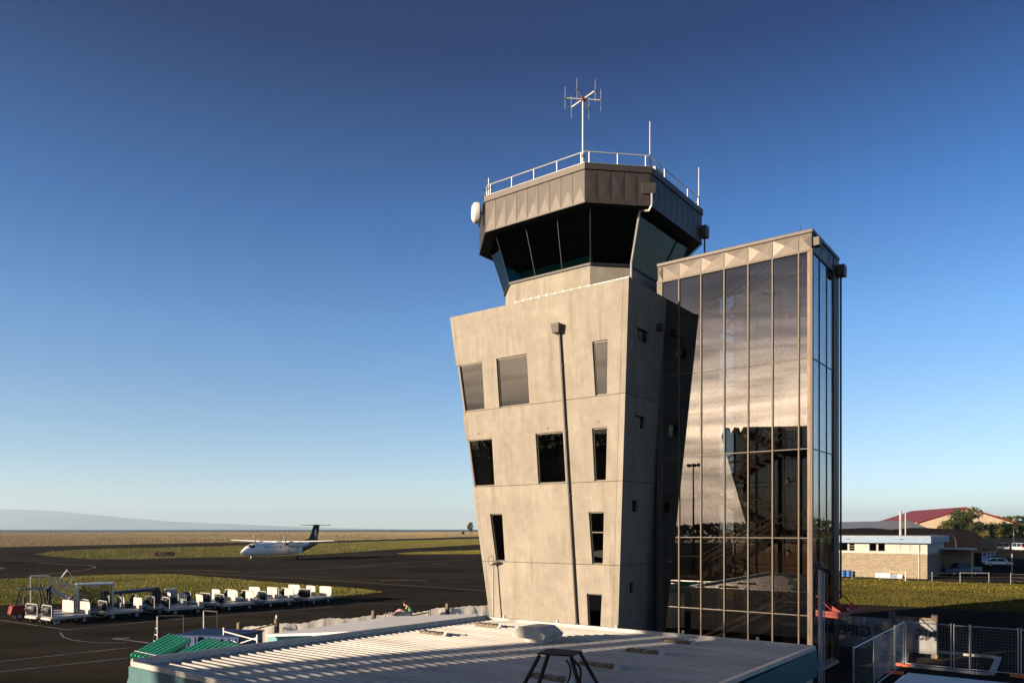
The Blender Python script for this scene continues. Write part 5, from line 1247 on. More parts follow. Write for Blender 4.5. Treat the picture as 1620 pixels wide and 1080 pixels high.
MB().box(-.15, 0, .05, BD-.2, zw+.041, zf0).build('end_wall', M['wall_white'], bb); MB().box(-BW, -.15, BD-.4, BD-.2, zw+.041, zf0).build('rear_wall', M['wall_white'], bb)
MB().box(-BW+.3, -.4, 1.5, 1.7, zw, zf0).build('inner_partition', M['interior'], bb)
MB().box(-BW, .55, -.85, BD+.8, zf0+.0, zf1).build('roof_fascia', M['pale_blue'], bb, bevel=.02)
MB().box(-BW, .50, -.80, BD+.75, zf1+.002, zf1+.12).build('roof', M['grey'], bb)
MB().tube((-.95, -.10, 0), (-.95, -.10, zf0), .06, 8).build('downpipe', M['white_worn'], bb)
for px in (1344, 1428): MB().box(PX(px, 0)-.2, PX(px, 0)+.2, -.9, -.851, zf0+.45, zf0+.55).build('vent', M['dark'], bb)
fx = PX(1473, 0)*0-.9
fl_ = MB(); x_f = PX(1473.5, 0)-.4
MB().tube((-4.2, 6.0, zf1), (-4.2, 6.0, AT(0, 808, by_+6).z), .17, 12).build('flue', M['grey'], bb, smooth=True); MB().tube((-3.6, 6.2, zf1), (-3.6, 6.2, AT(0, 809, by_+6).z), .10, 10).build('flue', M['grey'], bb, smooth=True)
# lean-to at the far end
MB().box(.02, 4.2, 10.5, 14.5, AT(0, 869, by_+5).z-.06, AT(0, 869, by_+5).z+.12).build('lean_to_roof', M['white_worn'], bb); MB().box(.01, 3.8, 14.2, 14.4, 0, 3.6).build('lean_to_wall', M['block'], bb)
for x in (3.9,): MB().tube((x, 10.7, 0), (x, 10.7, 3.6), .06, 8).build('lean_to_post', M['galv'], bb)
def bbw(px, off):
    x = PX(px, 0); return Vector((bx_+x*.798-off*.602, by_-x*.602-off*.798, 0))
# things along its wall
for px, lb in ((1336, 'blue steel drum left of its twin by the block wall'), (1344.5, 'blue steel drum right of its twin by the block wall')):
    q = G(px, 914.5); e = empty('blue_drum', bbw(px, .7), TH, lb, 'drum', 'blue drums'); MB().lathe([(.34, 0), (.36, .03), (.34, .06), (.34, .36), (.36, .39), (.34, .42), (.34, .78), (.36, .82), (.33, .84)], (0, 0, 0), 16).build('body', pmat('drum_blue', (.03, .10, .33), rough=.4, var=.2), e, smooth=True); MB().lathe([(.05, .84), (.05, .88)], (.15, 0, 0), 8).build('bung', M['dark'], e)
q = G(1327.5, 914.5); e = empty('old_tyre', bbw(1328, .5), TH, 'old tyre leaning on the block wall beside the glass tower', 'tyre')
MB().lathe([(.22, -.1), (.33, -.12), (.38, -.06), (.38, .06), (.33, .12), (.22, .1), (.22, -.1)], (0, 0, .38), 20, 'Y').build('tread', M['black_rubber'], e, smooth=True)
for i, (a, b, z1, m, lb) in enumerate(((1386, 1409.5, 905.5, 'white', 'long white panel leaning on the block wall'), (1410, 1419.5, 908.5, 'pale_blue', 'grey-blue low panel against the block wall'), (1420, 1428.5, 908, 'white', 'small white panel at the right end of the leaning panels'))):
    x0, x1 = PX(a, 0), PX(b, 0); d = bbw(a, .6).y; e = empty('leaning_panel', bbw(a, .6), TH, lb, 'panel', 'panels leaning on the block wall'); h = AT(0, z1, d).z
    MB().hexa([(0, 0, 0), (x1-x0, 0, 0), (x1-x0, .05, 0), (0, .05, 0), (0, .3, h), (x1-x0, .3, h), (x1-x0, .35, h), (0, .35, h)]).build('sheet', M[m], e, bevel=.01); MB().box(.1, x1-x0-.1, -.02, .0, .05, .12).build('batten', M['grey'], e)
# dark shed with rounded end
hd_ = by_+22; 
xl, xr = (1250-CX)/F*hd_, (1553-CX)/F*hd_; zt3 = AT(0, 838, hd_).z
ds = empty('dark_warehouse', (xr, hd_, 0), R(-20), 'long black warehouse with rounded corner ribs behind the block building', 'warehouse')
M['black_iron'] = pmat('black_iron_cladding', (.010, .009, .011), rough=.8, var=.25, scale=.8, spec=0)
ww = xr-xl
prof = [(0, 0), (0, zt3-2.0)]+[(-2.0+2.0*math.cos(t), zt3-2.0+2.0*math.sin(t)) for t in [k*math.pi/12 for k in range(1, 7)]]+[(-8, zt3+.35), (-12, zt3+.0)]
mb = MB(); 
half = [(x, z) for x, z in prof]; allp = half+[(-24-x, z) for x, z in half[::-1]]
mb.prism([(x, 0, z) for x, z in allp], (0, 30, 0)); mb.build('shell', M['black_iron'], ds, smooth=False)
for yy in (-.02,):
    for off in (3.6, 6.0): 
        pr = [(-off, .0), (-off, zt3-2.1)]+[(-off-1.2+1.2*math.cos(t), zt3-2.1+1.6*math.sin(t)) for t in [k*math.pi/12 for k in range(0, 7)]]
        MB().path([Vector((x, -.05, z)) for x, z in pr], .12, 6).build('rib', M['black'], ds)
# second roof with low arch in dark iron and the lighter gable
q = AT(1440, 838, by_+40)
gr = empty('grey_iron_shed', (q.x, q.y, 0), 0, 'grey corrugated shed with low gable roof behind the black warehouse', 'shed')
za, zr_ = AT(0, 837.5, q.y).z, AT(0, 822.5, q.y).z
gl_ = (1383-CX)/F*q.y-q.x; gm = (1428-CX)/F*q.y-q.x; gr_ = (1475-CX)/F*q.y-q.x
M['corr'] = pmat('corrugated_grey', (.16, .17, .19), rough=.5, metal=.3, var=.12, stretch=(6, 1, .1))
MB().prism([(gl_, 0, 0), (gr_, 0, 0), (gr_, 0, za), (gm+1.2, 0, zr_-.1), (gm-1.2, 0, zr_-.1), (gl_, 0, za)], (0, 26, 0)).build('body', M['corr'], gr)
for k in range(26): x = gl_+k*(gr_-gl_)/26; MB().box(x, x+.12, -.09, -.002, 0, min(za, za+0)).build('cladding_rib', M['corr'], gr)
# saw-tooth dark roofs with skylight strips at the left
q = AT(1365, 836, by_+75)
sh = empty('dark_roofed_shed', (q.x, q.y, 0), 0, 'shed with dark iron roof and pale skylight strips beside the glass tower', 'shed')
zr2, ze2 = AT(0, 826.5, q.y).z, AT(0, 834.5, q.y).z
x0, x1 = (1331-CX)/F*q.y-q.x, (1440-CX)/F*q.y-q.x
MB().hexa([(x0+2.2, 0, ze2), (x1, 0, ze2), (x1, 12, ze2), (x0+2.2, 12, ze2), (x0, 5.9, zr2), (x1, 5.9, zr2), (x1, 6.1, zr2), (x0, 6.1, zr2)]).build('roof', M['iron_dark'], sh)
MB().box(x0+2.3, x1, .3, 11.7, 0, ze2-.01).build('wall', M['white'], sh); MB().prism([(x0-1.3, -.2, 0), (x0+2.2, -.2, 0), (x0+2.2, -.2, ze2), (x0+.3, -.2, zr2-.3), (x0-1.3, -.2, ze2)], (0, .19, 0)).build('gable_end', M['white'], sh)
for k in range(3):
    xs_ = x0+5+k*6.5; MB().hexa([(xs_, -.02, ze2+.06), (xs_+1.4, -.02, ze2+.06), (xs_+1.4, 5.8, zr2+.06), (xs_, 5.8, zr2+.06), (xs_, -.02, ze2+.10), (xs_+1.4, -.02, ze2+.10), (xs_+1.4, 5.8, zr2+.10), (xs_, 5.8, zr2+.10)]).build('skylight_strip', pmat('pale_skylight', (.30, .29, .28), rough=.5, var=.1) if k == 0 else bpy.data.materials['pale_skylight'], sh)
# red-roofed hangar
d1 = 300.0
hg = empty('red_roofed_hangar', (0, 0, 0), 0, 'large beige hangar with wide dark red gable roof in the background', 'hangar')
gd0 = Vector((.98, -.2, 0)); ZE = AT(0, 827, d1).z; ZRg = AT(0, 803.5, d1-3).z
def gpt(px, z):
    u = (px-CX)/F; o_ = AT(1455, 827, d1); t = (u*o_.y-o_.x)/(gd0.x-u*gd0.y); q = o_+gd0*t; return Vector((q.x, q.y, z))
A1 = gpt(1455, ZE); R1 = gpt(1527, ZRg); B1 = gpt(1602, ZE)
dv = Vector((.2, .98, 0))*66; A2 = A1+dv; R2 = R1+dv; B2 = B1+dv
def down(p): return Vector((p.x, p.y, 0))
up = Vector((0, 0, .35)); gd = (B1-A1).normalized()
MB().prism([down(A1), down(B1), B1, R1, A1], dv).build('wall', M['beige_wall'], hg)
ov = -dv.normalized()*.8
MB().hexa([A1-gd*1.2+ov, R1+ov, R2, A2-gd*1.2, A1-gd*1.2+ov+up, R1+ov+up*1.4, R2+up*1.4, A2-gd*1.2+up]).build('roof_slope', M['red_roof'], hg); MB().hexa([R1+ov, B1+gd*1.2+ov, B2+gd*1.2, R2, R1+ov+up*1.4, B1+gd*1.2+ov+up, B2+gd*1.2+up, R2+up*1.4]).build('roof_slope', M['red_roof'], hg)
MB().bar(A1-gd*1.2+ov*1.02, A2-gd*1.2+Vector((0, 0, -.1)), .25, .25).build('gutter', M['white'], hg)
# distant house at right
q = AT(1608, 830, 380); hs = empty('distant_house', (q.x, q.y, 0), .2, 'distant white house with dark hipped roof at the right edge', 'house')
zz = AT(0, 832, 380).z; zw_ = AT(0, 829, 380).z; zr_ = AT(0, 825, 380).z
MB().box(-3, 16, 0, 8, 0, zw_+.0).build('wall', M['white'], hs); MB().hexa([(-4, -.6, zw_), (17, -.6, zw_), (17, 8.6, zw_), (-4, 8.6, zw_), (0, 3.9, zr_), (13, 3.9, zr_), (13, 4.1, zr_), (0, 4.1, zr_)]).build('roof', M['iron_dark'], hs)
for k in range(3): MB().box(1+k*4, 2.6+k*4, -.04, -.001, zw_-2.2, zw_-.9).build('window', M['plane_glass'], hs)

# ------------------------------------------------------------ trees
def leaf_mat(name, c0, c1):
    m, nt, N, L, b = new_mat(name); b.inputs['Roughness'].default_value = .75; b.inputs['Specular IOR Level'].default_value = .2
    t = N.new('ShaderNodeTexCoord'); n = N.new('ShaderNodeTexNoise'); n.inputs['Scale'].default_value = .8; n.inputs['Detail'].default_value = 5; L.new(t.outputs['Object'], n.inputs['Vector'])
    r = N.new('ShaderNodeValToRGB'); e = r.color_ramp.elements; e[0].position = .35; e[1].position = .65; e[0].color = (*c0, 1); e[1].color = (*c1, 1); L.new(n.outputs['Fac'], r.inputs['Fac']); L.new(r.outputs['Color'], b.inputs['Base Color'])
    return m
M['leaf_dark'] = leaf_mat('dark_leaves', (.018, .028, .010), (.045, .058, .018)); M['leaf_mid'] = leaf_mat('olive_leaves', (.045, .050, .014), (.11, .10, .025)); M['leaf_gold'] = leaf_mat('golden_leaves', (.08, .075, .016), (.17, .14, .035))
M['bark'] = pmat('bark', (.10, .075, .05), rough=.95, var=.4, scale=5, stretch=(1, 1, .2))
def tree(name, loc, w, h, m, label, cat='tree', group=None, n=2600, trunk=.25, shape=1.0, leaf=.28, seed=1, base=0.0, k_cl=26):
    rnd = random.Random(seed); e = empty(name, loc, rnd.uniform(0, 6), label, cat, group)
    tk = MB(); tr = max(w*.035, .06)
    tk.tube((0, 0, 0), (0, 0, h*.55), tr*1.4, 8, tr*.7)
    for k in range(6):
        a = k*1.05+rnd.uniform(-.3, .3); z0 = h*(trunk+.12+.06*k); tk.tube((0, 0, z0), (math.cos(a)*w*.33, math.sin(a)*w*.33, z0+h*.22), tr*.6, 6, tr*.2)
    tk.build('trunk', M['bark'], e, smooth=True)
    mb = MB(); cl = []
    for k in range(k_cl):
        z = rnd.uniform(trunk, .93); rr_ = math.sin(math.pi*min(max((z-trunk)/(1-trunk)*.85+.12*shape, .03), .98)); a = rnd.uniform(0, 6.283); r = w*.5*rr_*rnd.uniform(.35, .85)
        cl.append((Vector((math.cos(a)*r, math.sin(a)*r, z*h)), w*rnd.uniform(.12, .22)))
    for i in range(n):
        c, cr = cl[rnd.randrange(len(cl))]; d = Vector((rnd.gauss(0, 1), rnd.gauss(0, 1), rnd.gauss(0, .8))); d = d.normalized()*cr*(rnd.random()**.4); p = c+d
        if p.z < h*base: continue
        t1 = Vector((rnd.gauss(0, 1), rnd.gauss(0, 1), rnd.gauss(0, 1))).normalized(); t2 = t1.orthogonal().normalized(); s = leaf*rnd.uniform(.6, 1.3)
        mb.poly([p-t1*s, p-t2*s*.45, p+t1*s, p+t2*s*.45])
    mb.build('crown', m, e, fix=False)
    return e
q = AT(1527, 870, 235); tree('shrub_tree', (q.x, q.y, 0), 12.0, AT(0, 808, 235).z, M['leaf_dark'], 'tall dark rounded tree in front of the red-roofed hangar', n=8000, trunk=.10, leaf=.50, seed=14, shape=.4, k_cl=44)
q = AT(1497, 850, 232); tree('shrub_tree', (q.x, q.y, 0), 6.0, AT(0, 823, 232).z, M['leaf_mid'], 'small sparse tree left of the tall dark tree', n=900, trunk=.3, leaf=.36, seed=5)
q = AT(1510, 850, 236); tree('shrub_tree', (q.x, q.y, 0), 6.5, AT(0, 825, 236).z, M['leaf_dark'], 'low dark bush against the left side of the tall tree', n=1500, trunk=.1, leaf=.42, seed=15)
hb = [(1548, 828, 0, 'rounded dark bush right beside the tall tree'), (1560, 832, 1, 'olive bush second in the hedge from the tall tree'), (1573, 830, 1, 'broad olive bush in the middle of the hedge'), (1586, 828, 0, 'brown-green bush in the hedge under the hangar gable'), (1597, 830, 2, 'golden bush in the hedge behind the white van'), (1609, 832, 0, 'dark bush in the hedge near the lamp pole'), (1622, 833, 1, 'olive bush cut by the right edge of the photo'), (1640, 832, 0, 'dark bush at the far right end of the hedge')]
for i, (px, py, k, lb) in enumerate(hb):
    d = 256+i*2; q = AT(px, 850, d); hh = AT(0, py, d).z; tree('hedge_bush', (q.x, q.y, 0), 7.6, hh+.4, [M['leaf_dark'], M['leaf_mid'], M['leaf_gold']][k], lb, 'bush', 'hedge bushes behind the timber fence', n=2600, trunk=.02, leaf=.50, seed=30+i)
q = AT(1556, 850, 252); tree('hedge_bush', (q.x, q.y, 0), 5.0, AT(0, 838, 252).z, M['leaf_gold'], 'low golden bush at the near left end of the hedge', 'bush', 'hedge bushes behind the timber fence', n=1500, trunk=.02, leaf=.42, seed=60)
q = AT(1583, 850, 252); tree('hedge_bush', (q.x, q.y, 0), 5.0, AT(0, 837, 252).z, M['leaf_gold'], 'low golden bush in front of the hedge middle', 'bush', 'hedge bushes behind the timber fence', n=1500, trunk=.02, leaf=.42, seed=61)
q = AT(744.5, 836, 900); tree('lone_tree', (q.x, q.y, 0), 8.5, AT(0, 826, 900).z, M['leaf_dark'], 'lone dark tree on the horizon left of the tower', n=1500, trunk=.35, leaf=.7, seed=8)
q = AT(733, 838, 905); tree('lone_bush', (q.x, q.y, 0), 4, 3.6, M['leaf_dark'], 'low bush on the horizon left of the lone tree', 'bush', n=500, trunk=.05, leaf=.5, seed=9)
for px, py, s, lb in ((1588, 820.5, 71, 'far dark tree poking above the hangar roof end'), (1597, 821.5, 72, 'far dark tree with two lobes right of the hangar roof'), (1601, 826, 73, 'small far tree left of the distant house')):
    q = AT(px, 840, 420); tree('far_tree', (q.x, q.y, 0), 4.0, AT(0, py, 420).z, M['leaf_dark'], lb, 'tree', 'far trees at the hangar end', n=900, trunk=.5, leaf=.6, seed=s)

# ------------------------------------------------------------ vehicles and yard fences at the right
M['tyre'] = M['black_rubber']
def car(name, loc, rz, L_, W_, H_, col, label, kind='sedan', cat='car', group=None):
    e = empty(name, loc, rz, label, cat, group); hw = W_/2; m = pmat(name+'_paint', col, rough=.3, coat=.3, var=.05)
    gz = .28; belt = H_*.60 if kind != 'van' else H_*.52
    if kind == 'sedan': roofl = [(-.24, 1), (.14, 1)]; base_ = [(-.42, belt/H_), (.30, belt/H_)]
    elif kind == 'pickup': roofl = [(-.12, 1), (.12, 1)]; base_ = [(-.17, belt/H_), (.24, belt/H_)]
    else: roofl = [(-.49, 1), (.36, 1)]; base_ = [(-.5, belt/H_), (.46, belt/H_)]
    def sec(x, zt, w, zb=gz): return [(x, -w*.92, zb), (x, -w, zb+.15), (x, -w, zt-.12), (x, -w*.93, zt), (x, w*.93, zt), (x, w, zt-.12), (x, w, zb+.15), (x, w*.92, zb)]
    hood = belt*.93; tail = belt*.97
    MB().rings([sec(-L_/2, tail*.9, hw*.9, gz+.12), sec(-L_/2+.15, tail, hw), sec(base_[0][0]*L_, belt, hw), sec(base_[1][0]*L_, belt, hw), sec(L_/2-.5, hood*.92, hw*.98), sec(L_/2-.1, hood*.82, hw*.93), sec(L_/2, hood*.66, hw*.86, gz+.12)]).build('body', m, e, smooth=True)
    b0, b1 = base_[0][0]*L_, base_[1][0]*L_; r0_, r1_ = roofl[0][0]*L_, roofl[1][0]*L_; rw = hw*.80
    MB().hexa([(b0, -hw*.95, belt-.03), (b1, -hw*.95, belt-.03), (b1, hw*.95, belt-.03), (b0, hw*.95, belt-.03), (r0_, -rw, H_-.06), (r1_, -rw, H_-.06), (r1_, rw, H_-.06), (r0_, rw, H_-.06)]).build('glasshouse', M['plane_glass'], e)
    MB().hexa([(r0_-.04, -rw-.02, H_-.08), (r1_+.04, -rw-.02, H_-.08), (r1_+.04, rw+.02, H_-.08), (r0_-.04, rw+.02, H_-.08), (r0_+.08, -rw*.93, H_), (r1_-.08, -rw*.93, H_), (r1_-.08, rw*.93, H_), (r0_+.08, rw*.93, H_)]).build('roof', m, e, bevel=.02)
    for s in (-1, 1):
        for (xa, xb_) in ((b0, r0_), (b1, r1_)): MB().bar((xa, s*hw*.955, belt-.02), (xb_, s*rw*1.01, H_-.05), .07, .07).build('pillar', m, e)
        xm = (b0+b1)/2-.05; MB().bar((xm, s*hw*.96, belt-.02), (xm*.9, s*(rw+.01), H_-.05), .07, .07).build('pillar', m, e)
        for x in (-L_*.30, L_*.31): wheel(e, x, s*(hw-.09), .31, .32, .2, rim=M['galv'])
        MB().box(L_/2-.08, L_/2+.01, s*hw*.62-.16, s*hw*.62+.16, hood*.62, hood*.78).build('headlight', M['white'], e, bevel=.02); MB().box(-L_/2-.02, -L_/2+.06, s*hw*.7-.12, s*hw*.7+.12, tail*.7, tail*.85).build('tail_light', M['red'], e)
        MB().box(b1-.35, b1-.15, s*(hw+.10)-.08, s*(hw+.10)+.08, belt, belt+.14).build('mirror', m, e, bevel=.02)
    MB().box(-L_/2-.05, -L_/2+.12, -hw*.85, hw*.85, gz+.05, gz+.22).build('bumper', M['grey'], e, bevel=.03); MB().box(L_/2-.1, L_/2+.06, -hw*.85, hw*.85, gz+.02, gz+.2).build('bumper', M['grey'], e, bevel=.03)
    if kind == 'pickup':
        for s in (-1, 1): MB().box(-L_/2+.05, b0-.05, s*hw-.05 if s > 0 else -hw, s*hw if s > 0 else -hw+.05, belt*.6, belt+.12).build('tray_side', M['grey'], e)
        MB().box(-L_/2, -L_/2+.05, -hw, hw, belt*.6, belt+.12).build('tailgate', M['grey'], e)
    return e
q = G(1520, 909); car('pickup_truck', q, R(184), 5.1, 1.75, 1.72, (.05, .075, .15), 'dark blue double-cab pickup parked behind the block building', 'pickup', 'pickup')
q = G(1577, 894.5); car('white_sedan', q, R(-10), 4.7, 1.72, 1.40, (.75, .75, .73), 'white sedan parked in the yard behind the pickup', 'sedan')
q = G(1571, 888.5); car('blue_sedan', q, R(-8), 4.5, 1.7, 1.45, (.22, .30, .42), 'pale blue car half hidden behind the white sedan', 'sedan')
q = G(1587, 869); car('white_van', q, R(-100), 4.7, 1.8, 2.1, (.75, .75, .72), 'white van parked nose out before the timber fence', 'van', 'van')
q = G(1614, 870.5); car('white_minibus', q, R(-95), 5.2, 2.0, 2.3, (.75, .75, .72), 'white minibus with orange markings at the right edge', 'van', 'van')
for s in (-1, 1):
    o = MB().box(-2.75+5.32, -2.75+5.34, s*.75-.16, s*.75+.16, .5, 1.4).build('orange_marking', M['orange'], bpy.data.objects['white_minibus'])
# timber boundary fence of the yard, in boards
tf = empty('timber_fence', (0, 0, 0), 0, 'tall grey-brown timber board fence below the hedge', 'fence')
a, b = G(1553, 868, 0), G(1640, 863, 0); a = Vector((AT(1548, 860, 246).x, 246, 0)); b = Vector((AT(1640, 860, 250).x, 250, 0))
n = 46; ht_ = 3.3
for i in range(n):
    p = a.lerp(b, i/n); q = a.lerp(b, (i+1)/n); d = (q-p)*.02; hh = AT(0, 850.5, p.y).z+random.uniform(-.04, .04)
    MB().hexa([p+d, q-d, q-d+Vector((0, .04, 0)), p+d+Vector((0, .04, 0)), p+d+Vector((0, 0, hh)), q-d+Vector((0, 0, hh)), q-d+Vector((0, .04, hh)), p+d+Vector((0, .04, hh))]).build('board', M['wood'], tf)
# low pipe-and-post fence on the lawn's far edge
lf = empty('lawn_fence', (0, 0, 0), 0, 'thin steel post fence along the far edge of the lawn', 'fence')
fps = [(1348, 917), (1392, 918.5), (1432.5, 920.5), (1474.6, 921.5), (1519, 922.5), (1564.5, 923), (1599, 923.5), (1640, 925)]
for px, py in fps:
    q = G(px, py); MB().tube(q, q+Vector((0, 0, 1.35)), .045, 8).build('post', M['galv'], lf, smooth=True)
q0_, q1_ = G(*fps[4]), G(*fps[5]); MB().tube(q0_+Vector((0, 0, 1.28)), q1_+Vector((0, 0, 1.28)), .04, 8).build('rail', M['galv'], lf, smooth=True)
for z in (.4, .8, 1.2):
    for (p, q) in zip(fps[:-1], fps[1:]): MB().tube(G(*p)+Vector((0, 0, z)), G(*q)+Vector((0, 0, z)), .003, 4).build('wire', M['galv'], lf)
# yard security fence with cranked posts
yf = empty('security_fence', (0, 0, 0), 0, 'security fence with cranked barbed-wire posts beside the black warehouse', 'fence')
yp = [(1548, 891), (1554, 890), (1561, 889), (1567, 888), (1574, 886)]
for px, py in yp:
    q = G(px, py+2); MB().tube(q, q+Vector((0, 0, 2.0)), .06, 8).tube(q+Vector((0, 0, 2.0)), q+Vector((.35, -.1, 2.4)), .05, 8).build('post', M['galv'], yf)
for z in (.7, 1.3, 1.95): MB().tube(G(1548, 893)+Vector((0, 0, z)), G(1574, 888)+Vector((0, 0, z)), .02, 4).build('wire', M['galv'], yf)
# white slotted barrier left of it
wb = empty('white_barrier', G(1538, 893), R(-3), 'low white panel barrier between the warehouse and the cranked fence', 'barrier')
for k in range(9): MB().box(-1.8+k*.55, -1.5+k*.55, -.03, .03, .62, .82).build('slat', M['white'], wb)
for x in (-1.9, .6, 3.1): MB().box(x-.06, x+.06, -.06, .06, 0, 1.1).build('post', M['grey'], wb)
for px, z0, z1, d, lb in ((1616*0+1603.5, 0, 833, 243, 'thin pale lamp pole in front of the hedge'), (1601, 0, 875.5, 112, 'short pale post in the yard right of the white sedan')):
    q = AT(px, 850, d); e = empty('yard_pole', (q.x, q.y, 0), 0, lb, 'pole', 'yard poles'); MB().tube((0, 0, 0), (0, 0, AT(0, z1, d).z), .06 if d < 200 else .13, 8).build('shaft', M['white_worn'], e); MB().box(-.12, .12, -.12, .12, 0, .06).build('base_plate', M['grey'], e)
line('bay_mark', gp([(1590, 886), (1660, 886.5)]), .35, M['white_line']); line('bay_mark', gp([(1585, 893), (1660, 893.6)]), .3, M['white_line'])
line('bay_mark', gp([(1500, 917), (1530, 918)]), .25, M['white_line'])

# ------------------------------------------------------------ behind the camera: terminal wing, trees, flood mast (seen mirrored in the glass)
def sunline(px, py, z, t):          # the point t metres towards the sun from a photo position at height z
    p = G(px, py, z); return Vector((p.x+SUN_AZ.x*t, p.y+SUN_AZ.y*t, 0))
E0 = sunline(700, 1023, 2.65, 62.0)
PR = Vector((-SUN_AZ.y, SUN_AZ.x, 0)); PR = PR if PR.y < 0 else -PR      # across the sunlight, towards the camera side
tmw = empty('terminal_wing', E0, math.atan2(PR.y, PR.x), 'dark terminal wing with raking end wall behind the viewpoint', 'building')
M['terminal'] = pmat('terminal_cladding', (.03, .032, .035), rough=.8, var=.15, scale=.5, spec=.1)
g0 = .30
MB().prism([(1.2+g0*2, 0, 0), (46, 0, 0), (46, 0, 17.5), (-1.6+g0*2+.9, 0, 20.3)], (0, 16, 0)).build('hall', M['terminal'], tmw) if False else None
# raking end blades; slots added to cast light stripes on the roof; solid hall
def blade(x0, x1, name='end_blade'):
    k = -.28
    MB().hexa([(x0+3.4, 0, 4.2), (x1+3.4, 0, 4.2), (x1+3.4, 10, 4.2), (x0+3.4, 10, 4.2), (x0-1.0, 0, 20.4), (x1-1.0, 0, 20.4-.08), (x1-1.0, 10, 20.4-.08), (x0-1.0, 10, 20.4)]).build(name, M['terminal'], tmw)
blade(0, .6); blade(1.2, 1.85); blade(2.45, 12)
MB().prism([(6.0, .1, 0), (70, .1, 0), (70, .1, 15), (10.5, .1, 20.1), (10.5, .1, 4.3), (6.0, .1, 4.3)], (0, 14, 0)).build('hall', M['terminal'], tmw)
for k in range(8): MB().box(12+k*6, 16+k*6, 14.0, 14.04, 1, 4).build('window', M['window_glass'], tmw)
# dark hedge-wood far behind
def wood(name, pts, hmin, hmax, label, n=9000, seed=3, leaf=1.1):
    rnd = random.Random(seed); mb = MB(); seg = list(zip(pts[:-1], pts[1:]))
    for i in range(n):
        a, b = seg[rnd.randrange(len(seg))]; f = rnd.random(); p = Vector(a).lerp(Vector(b), f); s = (p.x*.07+p.y*.05)
        hh = hmin+(hmax-hmin)*(.5+.3*math.sin(s)+.2*math.sin(s*2.7+1)); z = hh*rnd.random()**.7
        q = Vector((p.x+rnd.gauss(0, 3), p.y+rnd.gauss(0, 3), z)); t1 = Vector((rnd.gauss(0, 1), rnd.gauss(0, 1), rnd.gauss(0, 1))).normalized(); t2 = t1.orthogonal().normalized(); l = leaf*rnd.uniform(.7, 1.4)
        mb.poly([q-t1*l, q-t2*l*.7, q+t1*l, q+t2*l*.7])
    o = mb.build(name, M['leaf_dark'], fix=False); tag(o, label, 'trees', kind='stuff'); return o
wood('far_wood', [(-330, -40), (-300, -120), (-260, -200), (-200, -260), (-100, -300)], 7, 13, 'dark belt of trees far behind the viewpoint')
wood('right_wood', [(210, 330), (250, 240), (270, 160), (260, 90), (240, 20)], 9, 16, 'dark belt of trees beyond the right edge of the yard', seed=5)
# floodlight mast mirrored in the glass
def mirror_pt(px, py, t):
    x, z = on_y(px, py, GY0); p = toW(x, GY0); r = ray(px, py); Bv = Vector((-sT, cT)); v = Vector((r.x, r.y)); v = v-2*v.dot(Bv)*Bv; return Vector((p.x+v.x*t, p.y+v.y*t, 0)), z+r.z*t
q, zt4 = mirror_pt(1097, 736, 75); fm = empty('floodlight_mast', q, TH, 'dark floodlight mast mirrored in the glass tower', 'floodlight')
MB().tube((0, 0, 0), (0, 0, zt4), .16, 10, .10).build('pole', M['dark'], fm, smooth=True); MB().box(-1.0, 1.0, -.15, .15, zt4-.1, zt4+.1).build('crossarm', M['dark'], fm)
for k in range(3): MB().cbox((-.8+.8*k, -.25, zt4+.05), (.55, .5, .35), rx=.4).build('floodlight', M['dark'], fm, bevel=.03)
# low cream block reflected in the side glazing
cb = empty('cream_house', (62, 62, 0), .5, 'cream two-storey house beyond the right edge of the photo', 'house')
MB().box(-6, 6, -4, 4, 0, 6.5).build('wall', M['beige_wall'], cb); MB().hexa([(-6.6, -4.6, 6.5), (6.6, -4.6, 6.5), (6.6, 4.6, 6.5), (-6.6, 4.6, 6.5), (-3, -.1, 8.8), (3, -.1, 8.8), (3, .1, 8.8), (-3, .1, 8.8)]).build('roof', M['iron_dark'], cb)
for k in range(4):
    for z in (1, 4): MB().box(-5+k*2.8, -3.8+k*2.8, -4.04, -4.001, z, z+1.5).build('window', M['plane_glass'], cb)

# ------------------------------------------------------------ grass tufts on the near lawns
def inside(p, poly):
    c = False; j = len(poly)-1
    for i in range(len(poly)):
        if (poly[i][1] > p[1]) != (poly[j][1] > p[1]) and p[0] < (poly[j][0]-poly[i][0])*(p[1]-poly[i][1])/(poly[j][1]-poly[i][1])+poly[i][0]: c = not c
        j = i
    return c
def tufts(name, pxpoly, n, m, label, hmax, seed, lim):
    rnd = random.Random(seed); poly = [(G(x, y).x, G(x, y).y) for x, y in pxpoly]; xs = [max(min(p[0], lim[1]), lim[0]) for p in poly]; ys = [p[1] for p in poly]; mb = MB(); k = 0
    while k < n:
        p = (rnd.uniform(min(xs), max(xs)), rnd.uniform(min(ys), max(ys)))
        if not inside(p, poly): continue
        k += 1
        hh = hmax*rnd.uniform(.4, 1); a = rnd.uniform(0, 6.283); w = .05+hh*.45; dx, dy = math.cos(a)*w, math.sin(a)*w; ox, oy = rnd.uniform(-.06, .06), rnd.uniform(-.06, .06)
        mb.grid_tri((p[0]-dx, p[1]-dy, .003), (p[0]+dx, p[1]+dy, .003), (p[0]+ox, p[1]+oy, hh)); mb.grid_tri((p[0]+dy, p[1]-dx, .003), (p[0]-dy, p[1]+dx, .003), (p[0]-ox, p[1]+oy, hh*.8))
    o = mb.build(name, m, fix=False); tag(o, label, 'grass', kind='stuff'); return o
def blade_mat(name, c0, c1, sc):
    m = leaf_mat(name, c0, c1)
    for n_ in m.node_tree.nodes:
        if n_.type == 'TEX_NOISE': n_.inputs['Scale'].default_value = sc; n_.inputs['Detail'].default_value = 3
    return m
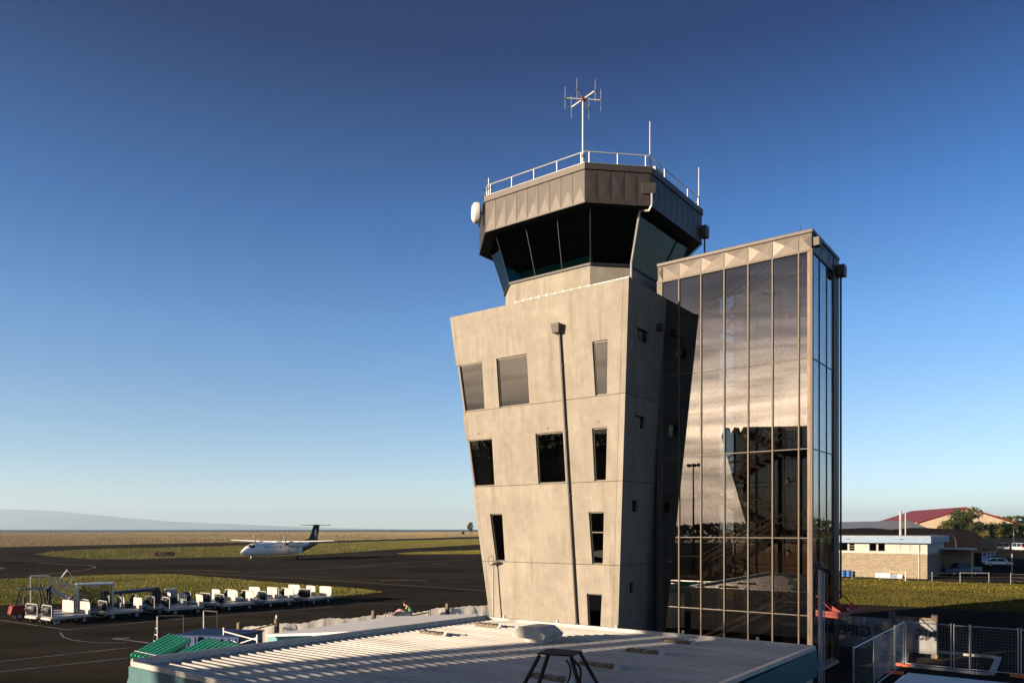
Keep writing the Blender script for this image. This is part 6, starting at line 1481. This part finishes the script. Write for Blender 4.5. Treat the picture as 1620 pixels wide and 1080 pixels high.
M['tuft'] = blade_mat('grass_blades', (.15, .148, .030), (.26, .228, .056), .12); M['lawn_tuft'] = blade_mat('lawn_blades', (.050, .050, .008), (.098, .083, .015), .15); M['flower'] = pmat('yellow_flowers', (.42, .33, .02), rough=.7, var=.2)
tufts('lawn_grass', g3, 45000, M['lawn_tuft'], 'rough green grass of the lawn beyond the driveway', .16, 11, (10, 80))
tufts('lawn_flowers', [(1325, 914), (1620, 925), (1620, 940), (1325, 925)], 900, M['flower'], 'small yellow flowers scattered in the lawn', .14, 12, (10, 80))
M['dry_tuft'] = blade_mat('dry_stalks', (.42, .31, .145), (.60, .47, .24), .012)
tufts('island_grass', g1u+g1l, 26000, M['tuft'], 'green grass of the island between the taxiways', .34, 14, (-260, 10))
tufts('sliver_grass', [(626, 874.6), (690, 872), (757, 870.2), (900, 867), (900, 874), (757, 876.2), (640, 876.8)], 5000, M['tuft'], 'thin grass strip beside the taxiway right of the airliner', .3, 15, (-60, 30))
tufts('dry_field', [(-60, 866.5), (0, 865), (170, 861.5), (340, 858), (523, 855.5), (757, 848.3), (900, 846.3), (900, 841.0), (-60, 841.6)], 110000, M['dry_tuft'], 'wide field of tall dry grass up to the shore', .45, 16, (-1150, 110))
tufts('verge_grass', g2, 45000, M['tuft'], 'mown green grass of the verge behind the carts', .15, 13, (-75, 0))
# ------------------------------------------------------------ haze over the bay
HAZE = True
if HAZE:
    hz = MB().box(-26000, 26000, -5000, 30000, -4.0, 620).build('haze', None)
    m = bpy.data.materials.new('haze_air'); m.use_nodes = True; nt = m.node_tree
    nt.nodes.remove(nt.nodes['Principled BSDF'])
    pv = nt.nodes.new('ShaderNodeVolumePrincipled'); pv.inputs['Color'].default_value = (.60, .82, 1, 1); pv.inputs['Density'].default_value = 6.2e-5; pv.inputs['Anisotropy'].default_value = .1
    nt.links.new(pv.outputs[0], nt.nodes['Material Output'].inputs['Volume'])
    hz.data.materials.append(m); hz['kind'] = 'stuff'; hz['label'] = 'thin pale sea haze over the whole place'
